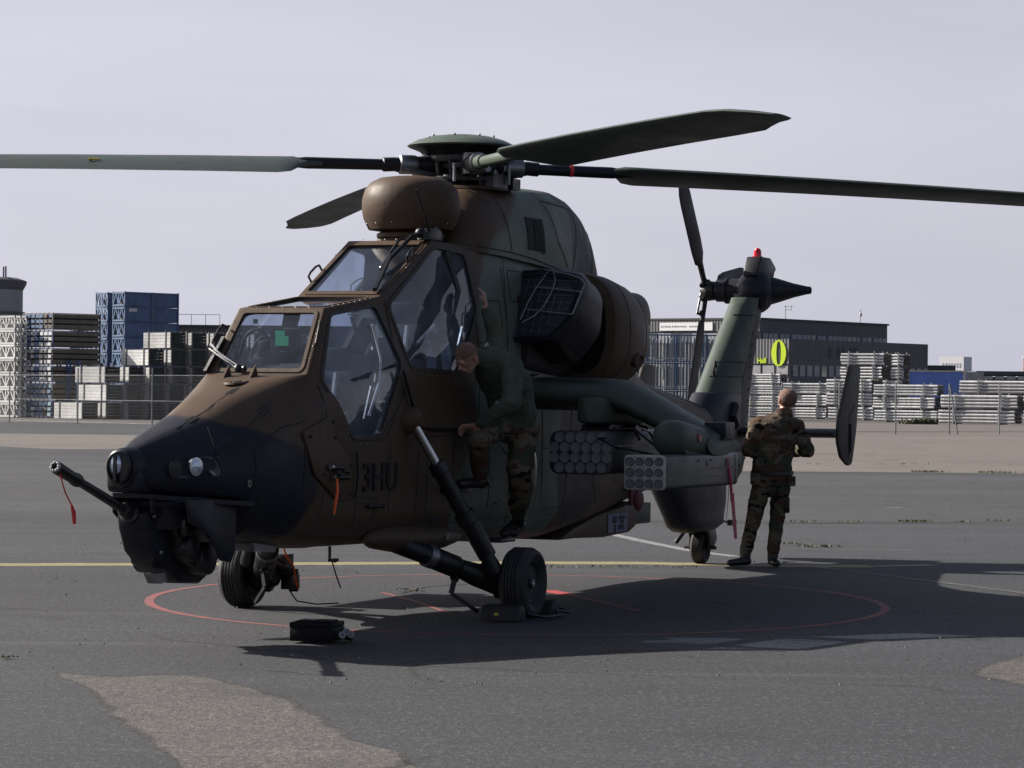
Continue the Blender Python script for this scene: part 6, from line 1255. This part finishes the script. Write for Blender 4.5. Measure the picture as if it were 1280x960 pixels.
# ---- exhibition hall on the right
hb = empty('exhibition_hall', at(950, 300)); tag(hb, 'dark grey two storey exhibition hall with a large yellow green zero on its corner', 'building')
ta, wa = V(.8, -.6, 0), V(.6, .8, 0); AR = math.atan2(ta.y, ta.x)
def hblock(name, cor, la, lb, z1, m_, z0=0):
    """block whose near corner is cor; la runs back to the left, lb back to the right"""
    q = M(); a_, b_, c_, d_ = cor, cor - ta * la, cor - ta * la + wa * lb, cor + wa * lb; q.add([p + V(0, 0, z) for z in (z0, z1) for p in (a_, b_, c_, d_)], [(0, 1, 2, 3), (7, 6, 5, 4), (0, 4, 5, 1), (1, 5, 6, 2), (2, 6, 7, 3), (3, 7, 4, 0)]); return q
Cc = V(0, 0, 0); B0 = at(987, 292) - at(950, 300)
child(hblock('a', Cc, 30, 26, 9.55, M_CLAD), 'upper_wall', M_CLAD, hb)
child(hblock('a', Cc + ta * .15 - wa * .15, 30.3, 26.3, 9.75, M_ROOF, 9.555), 'roof_edge', M_ROOF, hb)
q = M(); cor = Cc; q.add([cor + ta * 0 - wa * .04 + V(0, 0, z) for z in (7.9,)] , []) ; q = M()
def facebox(q, cor, dirv, nrm, s0, s1, z0, z1, dep=.06):
    a_ = cor + dirv * s0; b_ = cor + dirv * s1; q.add([a_ + V(0, 0, z0), b_ + V(0, 0, z0), b_ + V(0, 0, z1), a_ + V(0, 0, z1), a_ + nrm * dep + V(0, 0, z0), b_ + nrm * dep + V(0, 0, z0), b_ + nrm * dep + V(0, 0, z1), a_ + nrm * dep + V(0, 0, z1)], [(3, 2, 1, 0), (4, 5, 6, 7), (0, 1, 5, 4), (1, 2, 6, 5), (2, 3, 7, 6), (3, 0, 4, 7)]); return q
nl, nr = -wa, ta       # outward normals of the left and right faces
def wface(cor, dirv, nrm, s0, s1, z0, z1, name, m_, dep=.06): return child(facebox(M(), cor, dirv, nrm, s0, s1, z0, z1, dep), name, m_, hb)
wface(Cc, -ta, nl, 0, 29.8, 8.35, 9.54, 'fascia', M_CLADG, .10); wface(Cc, -ta, nl, 0, 29.8, 1.0, 7.0, 'side_wall', M_CLADG, .10)  # left faces coloured lighter for the sun they catch
x = .35
while x < 29:
    w = random.choice((.9, 1.3, 1.7)); f_ = wface(Cc, -ta, nl, x, x + w, 7.15, 8.2, 'window', M_WINL if random.random() < .5 else M_WIN, .05); x += w + .12
x = .5
while x < 25.4:
    w = random.choice((.75, .75, .95)); wface(Cc, wa, nr, x, x + w, 7.2, 8.15, 'window', M_WINL if random.random() < .75 else M_WIN, .05); x += w + (.14 if random.random() < .7 else .5)
child(hblock('b', B0, 6.2, 28.2, 7.45, M_CLAD), 'lower_wall', M_CLAD, hb)
wface(B0, -ta, nl, .02, 6.2, 4.95, 7.40, 'sign_wall', M_CLADG, .08)  # lighter tone of this lit face is painted, the shaded right face stays dark
x = .5
while x < 27.3:
    w = .95; wface(B0, wa, nr, x, x + w, 3.75, 4.85, 'window', M_WINL if random.random() < .6 else M_WIN, .05); x += w + .45
for x in (.2, 1.8, 3.4, 4.9): wface(B0, -ta, nl, x, x + 1.3, 3.75, 4.8, 'window', M_WINL, .05)
for x in (7.5, 9.2, 10.2, 11.8, 12.6): wface(B0, wa, nr, x, x + .55, 5.6, 6.8, 'window', M_ROOF, .04)
# the green zero and the word Hall
M_LIME = mat('yellow_green_letter', (.55, .72, .02), .5, var=.03, bump=0)
RF = Matrix((ta, V(0, 0, 1), nl)).transposed()      # columns: right, up, out of the wall
def onface(cor, s, z, out): return cor - ta * s + V(0, 0, z) + nl * out
q = M(); n = 40; vo = []; c_o = onface(B0, 1.22, 6.03, .10)
for sgn in (0, 1):
    for k in range(n):
        a = 2 * math.pi * k / n; vo.append(c_o + ta * (.86 * math.cos(a)) + V(0, 0, 1.30 * math.sin(a)) + nl * .06 * sgn)
    for k in range(n):
        a = 2 * math.pi * k / n; vo.append(c_o + ta * (.27 * math.copysign(abs(math.cos(a)) ** .7, math.cos(a))) + V(0, 0, 1.16 * math.sin(a)) + nl * .06 * sgn)
fs = []
for k in range(n): j = (k + 1) % n; fs += [(k, j, n + j, n + k), (2 * n + k, 3 * n + k, 3 * n + j, 2 * n + j), (k, 2 * n + k, 2 * n + j, j), (n + k, n + j, 3 * n + j, 3 * n + k)]
q.add(vo, fs); child(q, 'zero_numeral', M_LIME, hb)
t = text_on('hall_lettering', 'Hall', 0, 0, .50, M_LIME, .95, parent=hb, loc=onface(B0, 3.75, 5.05, .11), rot=RF, depth=.03, bold=.022)
q = M()
for s0, z in ((3.74, 5.05), (3.74, 5.52), (3.40, 5.05), (3.40, 5.52), (2.72, 5.05), (2.50, 5.05)): q.bar(onface(B0, s0 + .04, z + .02, .12), onface(B0, s0 - .20, z + .02, .12), .05, .05)
# banner
M_BAN = mat('white_banner', (.80, .80, .80), .6, var=.03, bump=0); M_INK = mat('grey_print', (.16, .16, .17), .7, var=.05, bump=0)
def s_for(u):      # distance along the left face that lies at photo column u
    k = (u - 640) / FPX; P0 = at(950, 300); return (P0.x - k * P0.y) / (.8 + k * .6)
sa, sb = s_for(825), s_for(891)
q = facebox(M(), Cc + nl * .10, -ta, nl, sb, sa, 8.46, 9.30, .08); child(q, 'banner', M_BAN, hb)
t1 = text_on('banner_lettering', 'EASTFADIAL INTERNATIONAL', 0, 0, .17, M_INK, .98, parent=hb, loc=onface(Cc, sa - .15, 8.80, .185), rot=RF, depth=.005)
t2 = text_on('banner_lettering', 'EUROPARK 24', 0, 0, .17, M_INK, .98, parent=hb, loc=onface(Cc, sa - 3.7, 8.80, .185), rot=RF, depth=.005)
for u, h_ in ((981, 1.4), (1075, 1.5)):
    e = empty('roof_antenna', at(950 + (u - 950), 300 + (u - 950) * .14, 9.75)); tag(e, 'thin television antenna on the roof of the dark exhibition hall' if u < 1000 else 'mast with a white radio box on the roof of the dark exhibition hall', 'antenna')
    q = M(); q.cyl((0, 0, 0), (0, 0, h_), .035, n=6); child(q, 'mast', M_GALV, e); q = M()
    if u < 1000: q.box((.3, 0, h_ - .1), (1.0, .04, .04)); q.box((.3, 0, h_ - .45), (.7, .04, .04)); q.box((.6, 0, h_ - .25), (.04, .04, .5)); child(q, 'aerial', M_GALV, e)
    else: q.ball((0, 0, h_ - .6), (.16, .16, .26), 8, 6); child(q, 'radio_box', M_BEAMW, e)
e = empty('annex', at(1159, 322)); tag(e, 'low dark annex joined to the right end of the exhibition hall', 'building'); q = M(); q.box((1.4, 5, 2.65), (3.4, 10, 5.3)); child(q, 'annex_wall', M_CLAD, e)
for k in range(3): q = M(); q.box((.25 + k * .95, -.03, 4.2), (.55, .06, .6)); child(q, 'window', M_WINL, e)
# ---- blue trailer, far buildings
e = empty('trailer', at(1172, 236), R(-14)); tag(e, 'blue box trailer with orange edged white frame behind the tube stacks', 'trailer'); MB_ = mat('bright_blue_tarpaulin', (.11, .20, .55), .5, var=.1, vs=.6, bump=0)
q = M(); q.box((0, 0, 2.45), (4.3, 2.4, 2.7)); child(q, 'trailer_body', MB_, e); q = M(); q.box((0, 0, 3.86), (4.5, 2.5, .10)); q.box((-2.2, -1.2, 2.5), (.12, .12, 2.8)); q.box((2.2, -1.2, 2.5), (.12, .12, 2.8)); child(q, 'trailer_frame', mat('white_frame_paint', (.6, .5, .42), .5, bump=0), e)['kind'] = 'stuff'
for x in (-1.4, 1.4): q = M(); q.lathe((x, -1.2, .5), (0, 1, 0), [(0, .3), (0, .5), (.3, .5), (.3, .3)], 20); q.build('wheel', M_RUB, e)
e = empty('shed', at(1215, 300)); tag(e, 'pale shed roof between the blue trailer and the low grey hall', 'building'); q = M(); q.box((0, 3, 2.2), (2.4, 6, 4.4)); child(q, 'shed_wall', mat('pale_grey_sheet', (.30, .30, .29), .7, bump=0), e)
e = empty('low_hall', at(1222, 335)); tag(e, 'low grey hall with a white window band at the right edge', 'building'); q = M(); q.box((12, 8, 2.1), (24, 16, 4.2)); child(q, 'hall_wall', M_CLADG, e); q = M(); q.box((12, 8, 4.62), (24.4, 16.4, .45)); child(q, 'roof', M_CLAD, e)
for k in range(12): q = M(); q.box((1.2 + k * 1.3, -.04, 4.1), (1.0, .08, .4)); child(q, 'window', M_BEAMW, e)
e = empty('tower_block', at(1194, 900), R(-33)); tag(e, 'distant white tower block with rows of windows above the blue trailer', 'building'); MT = mat('hazy_white_render', (.80, .78, .80), .9, var=.05, vs=.05, bump=0); MT2 = mat('hazy_window_row', (.52, .52, .56), .6, var=.08, vs=.1, bump=0)
q = M(); q.box((0, 0, 7.2), (8.2, 6, 14.4)); child(q, 'tower_wall', MT, e)
for i in range(7):
    for k in range(5): q = M(); q.box((-2.9 + i * .95, -3.03, 3.6 + 2.05 * k), (.5, .08, 1.35)); child(q, 'window', MT2, e)
e = empty('chimney', at(1281, 700)); tag(e, 'faint reddish chimney at the right edge of the picture', 'chimney'); q = M(); q.lathe((0, 0, 0), (0, 0, 1), [(0, .7), (11.5, .55)], 16); q.build('chimney_shaft', mat('hazy_brick', (.30, .22, .23), .9, bump=0), e)
q = M(); q.lathe((0, 0, 11.5), (0, 0, 1), [(0, .65), (.3, .65)], 16); q.build('chimney_rim', MT2, e)
# ---- galvanised tube bundles
TB = R(-33)
def tube_bundle(L, rows, cols, lh):
    e = empty('tube_bundle'); r = lh / rows / 2 * .86; q = M(); q.tube([(-L / 2, 0, 0), (L / 2, 0, 0)], r, 10); me = q.mesh('tube', M_PIPE, smooth=50)
    q = M()
    for j in range(1, cols):
        for i in range(rows): q.tube([(-L / 2 + random.uniform(-.05, .05), j * .22, .05 + (i + .5) * (lh - .08) / rows), (L / 2 + random.uniform(-.05, .05), j * .22, .05 + (i + .5) * (lh - .08) / rows)], r, 8)
    o = q.build('inner_tubes', M_BEAM, e); o['kind'] = 'stuff'  # inner tubes coloured dark to stand for the shade on the bundle ends
    for i in range(rows): o = bpy.data.objects.new('tube', me); COL.objects.link(o); o.parent = e; o.location = (random.uniform(-.04, .04), 0, .05 + (i + .5) * (lh - .08) / rows)
    for x in (-L * .30, L * .30): q = M(); q.box((x, -r - .05, lh / 2 + .05), (.10, .08, lh + .12)); q.box((x, cols * .22 - .1, lh / 2 + .05), (.10, .08, lh + .12)); q.box((x, cols * .11 - .1, .02), (.08, cols * .22, .06)); child(q, 'stacking_post', M_GALV, e)
    return e
tt, tw_ = V(math.cos(TB), math.sin(TB), 0), V(-math.sin(TB), math.cos(TB), 0)
names = {}
def stack(u, d, k0, n, L, lh, desc, cols=6):
    p = None
    for k in range(k0, k0 + n):
        e = tube_bundle(L, 4, cols, lh * .97) if p is None else copy_tree(p); p = p or e
        e.location = at(u, d) - tt * (L / 2 - random.uniform(-.12, .12)) + V(0, 0, .03 + lh * k); e.rotation_euler = (0, 0, TB + R(random.uniform(-3, 3)))
        tag(e, '%s bundle of galvanised tubes %s' % ('lowest' if k == 0 else 'topmost' if k == k0 + n - 1 else ORD[k], desc), 'tube bundle', 'galvanised tube bundles stacked in the right yard')
stack(1270, 190, 0, 2, 5.3, .98, 'in the rightmost stack')
stack(1322, 194, 2, 1, 7.0, .98, 'lying across the rightmost stack')
stack(1375, 192, 0, 2, 5.3, .98, 'in the stack outside the right edge')
stack(1170, 201, 0, 3, 4.7, .88, 'in the stack right of the tailplane end')
stack(1091, 214, 0, 3, 3.6, 1.02, 'in the tallest stack behind the tailplane end')
stack(1104, 216, 3, 2, 3.4, 1.0, 'on top of the tallest stack', 7)
stack(1128, 226, 0, 5, 1.6, 1.02, 'in the dark stack just behind the tallest one')
stack(1035, 224, 0, 3, 3.9, .93, 'in the stack right of the standing man')
stack(975, 232, 0, 4, 3.3, .88, 'in the stack behind the standing man')
stack(926, 236, 0, 4, 3.5, .80, 'in the stack behind the fin')
# ---- blue cage racks below the hall's banner
def cage(L, H):
    e = empty('cage_rack'); q = M()
    for x in (-L / 2, L / 2):
        for y_ in (0, 1.1): q.box((x, y_, H / 2), (.09, .09, H))
    for z in (.05, H - .06):
        for y_ in (0, 1.1): q.box((0, y_, z), (L, .08, .08))
    child(q, 'cage_frame', M_BLUE2, e)['kind'] = 'stuff'; q = M(); q.box((0, 0, H / 2), (.055, .055, H - .12)); me = q.mesh('bar', M_BLUE2, smooth=0); q = M(); q.box((0, 0, H / 2), (.07, .05, H - .12)); me2 = q.mesh('bar', M_BLUE, smooth=0)
    for i in range(9): o = bpy.data.objects.new('cage_bar', me if i % 3 else me2); COL.objects.link(o); o.parent = e; o.location = (-L / 2 + .25 + i * (L - .5) / 8, -.03, 0)
    q = M()
    for i in range(7): q.box((-L / 2 + .35 + i * (L - .7) / 6, .55, H * .46), (.10, .9, H * random.uniform(.7, .85)))
    child(q, 'stored_frames', M_GALV if random.random() < .3 else M_TEAL, e)['kind'] = 'stuff'; q = M()
    for i in range(6): q.box((-L / 2 + .3 + i * (L - .6) / 5, -.08, .26), (.20, .06, .12))
    child(q, 'white_cap', M_BEAMW, e)['kind'] = 'stuff'; return e
cg = cage(2.35, 2.02); used = False
for ci_, u in enumerate((752, 789, 826, 863, 900)):
    for k in range(3):
        if k == 2 and ci_ == 3 and False: continue
        o = cg if not used else copy_tree(cg); used = True; o.location = at(u, 214) + V(0, 0, .03 + 2.06 * k); o.rotation_euler = (0, 0, R(random.uniform(-3, 2)))
        tag(o, '%s blue cage rack in the %s column from the left below the hall banner' % (('lowest', 'middle', 'topmost')[k], ('first', 'second', 'third', 'fourth', 'fifth')[ci_]), 'rack', 'blue cage racks behind the tail rotor')
        if ci_ == 2 and k == 1: q = M(); q.box((.2, -.12, 1.75), (.24, .02, .5)); child(q, 'white_sign', M_BEAMW, o)
# ---- chain link fences
def fence(posts, h, name_label, sp=.2):
    f0 = empty('chain_link_fence', (posts[0][0], posts[0][1], 0)); tag(f0, name_label, 'fence'); o0 = V(posts[0][0], posts[0][1], 0)
    q = M(); q.tube([(0, 0, 0), (0, 0, h)], .035, 8); me = q.mesh('fence_post', M_GALV)
    for x, y in posts: o = bpy.data.objects.new('fence_post', me); COL.objects.link(o); o.parent = f0; o.location = V(x, y, 0) - o0
    q = M(); hh = h - .35; w = M()
    for (x0, y0), (x1, y1) in zip(posts, posts[1:]):
        a_, b_ = V(x0, y0, 0) - o0, V(x1, y1, 0) - o0; Ls = (b_ - a_).length; d = (b_ - a_).normalized(); n = int((Ls + hh) / sp)
        for z in (.12, hh * .5, hh): w.bar(a_ + V(0, 0, z), b_ + V(0, 0, z), .018)
        for s in (1, -1):
            for i in range(n + 1):
                st_ = i * sp - hh; t0 = max(0, st_); t1 = min(Ls, st_ + hh)
                if t1 <= t0: continue
                za, zb_ = t0 - st_, t1 - st_
                if s < 0: za, zb_ = hh - za, hh - zb_
                p, r_ = a_ + d * t0 + V(0, 0, za + .05), a_ + d * t1 + V(0, 0, zb_ + .05); e_ = V(0, 0, .004)
                q.add([p - e_, p + e_, r_ + e_, r_ - e_], [(0, 1, 2, 3)])
    child(q, 'wire_mesh', M_WSTR, f0, fixn=False)['kind'] = 'stuff'; child(w, 'tension_wire', M_GALV, f0)['kind'] = 'stuff'
    return f0
pl = [(-25.4 - 4.25 * k, 148.5 + 5.2 * k) for k in range(4, -1, -1)] + [(-21.2, 143.4), (-16.9, 138), (-12.7, 134.5), (-8.5, 131), (-4.3, 128)]
fence(pl, 2.75, 'thin chain link fence with steel posts in front of the left yard')
pr = [(17.8 - 2.75 * k, 136.1 - 1.2 * k) for k in range(6, -1, -1)] + [(20.6, 138.2), (23.3, 140.3), (26.0, 142.4), (28.7, 144.5)]
fr2 = fence(pr, 2.4, 'thin chain link fence with steel posts in front of the right yard')
q = M(); q.bar(V(20.62, 138.2, 2.3) - V(*pr[0], 0), V(20.85, 137.2, 0) - V(*pr[0], 0), .05); child(q, 'fence_brace', M_GALV, fr2)
spots = [at(1146 + random.uniform(-8, 8), 189) for i in range(10)] + [at(1158 + random.uniform(-3, 3), 189) for i in range(8)]
tag(tuft('scrub', [(p.x, p.y) for p in spots], 14, .5, .6, M_GRASS, 'low green scrub at the foot of the tube stack right of the tailplane'), cat='scrub')
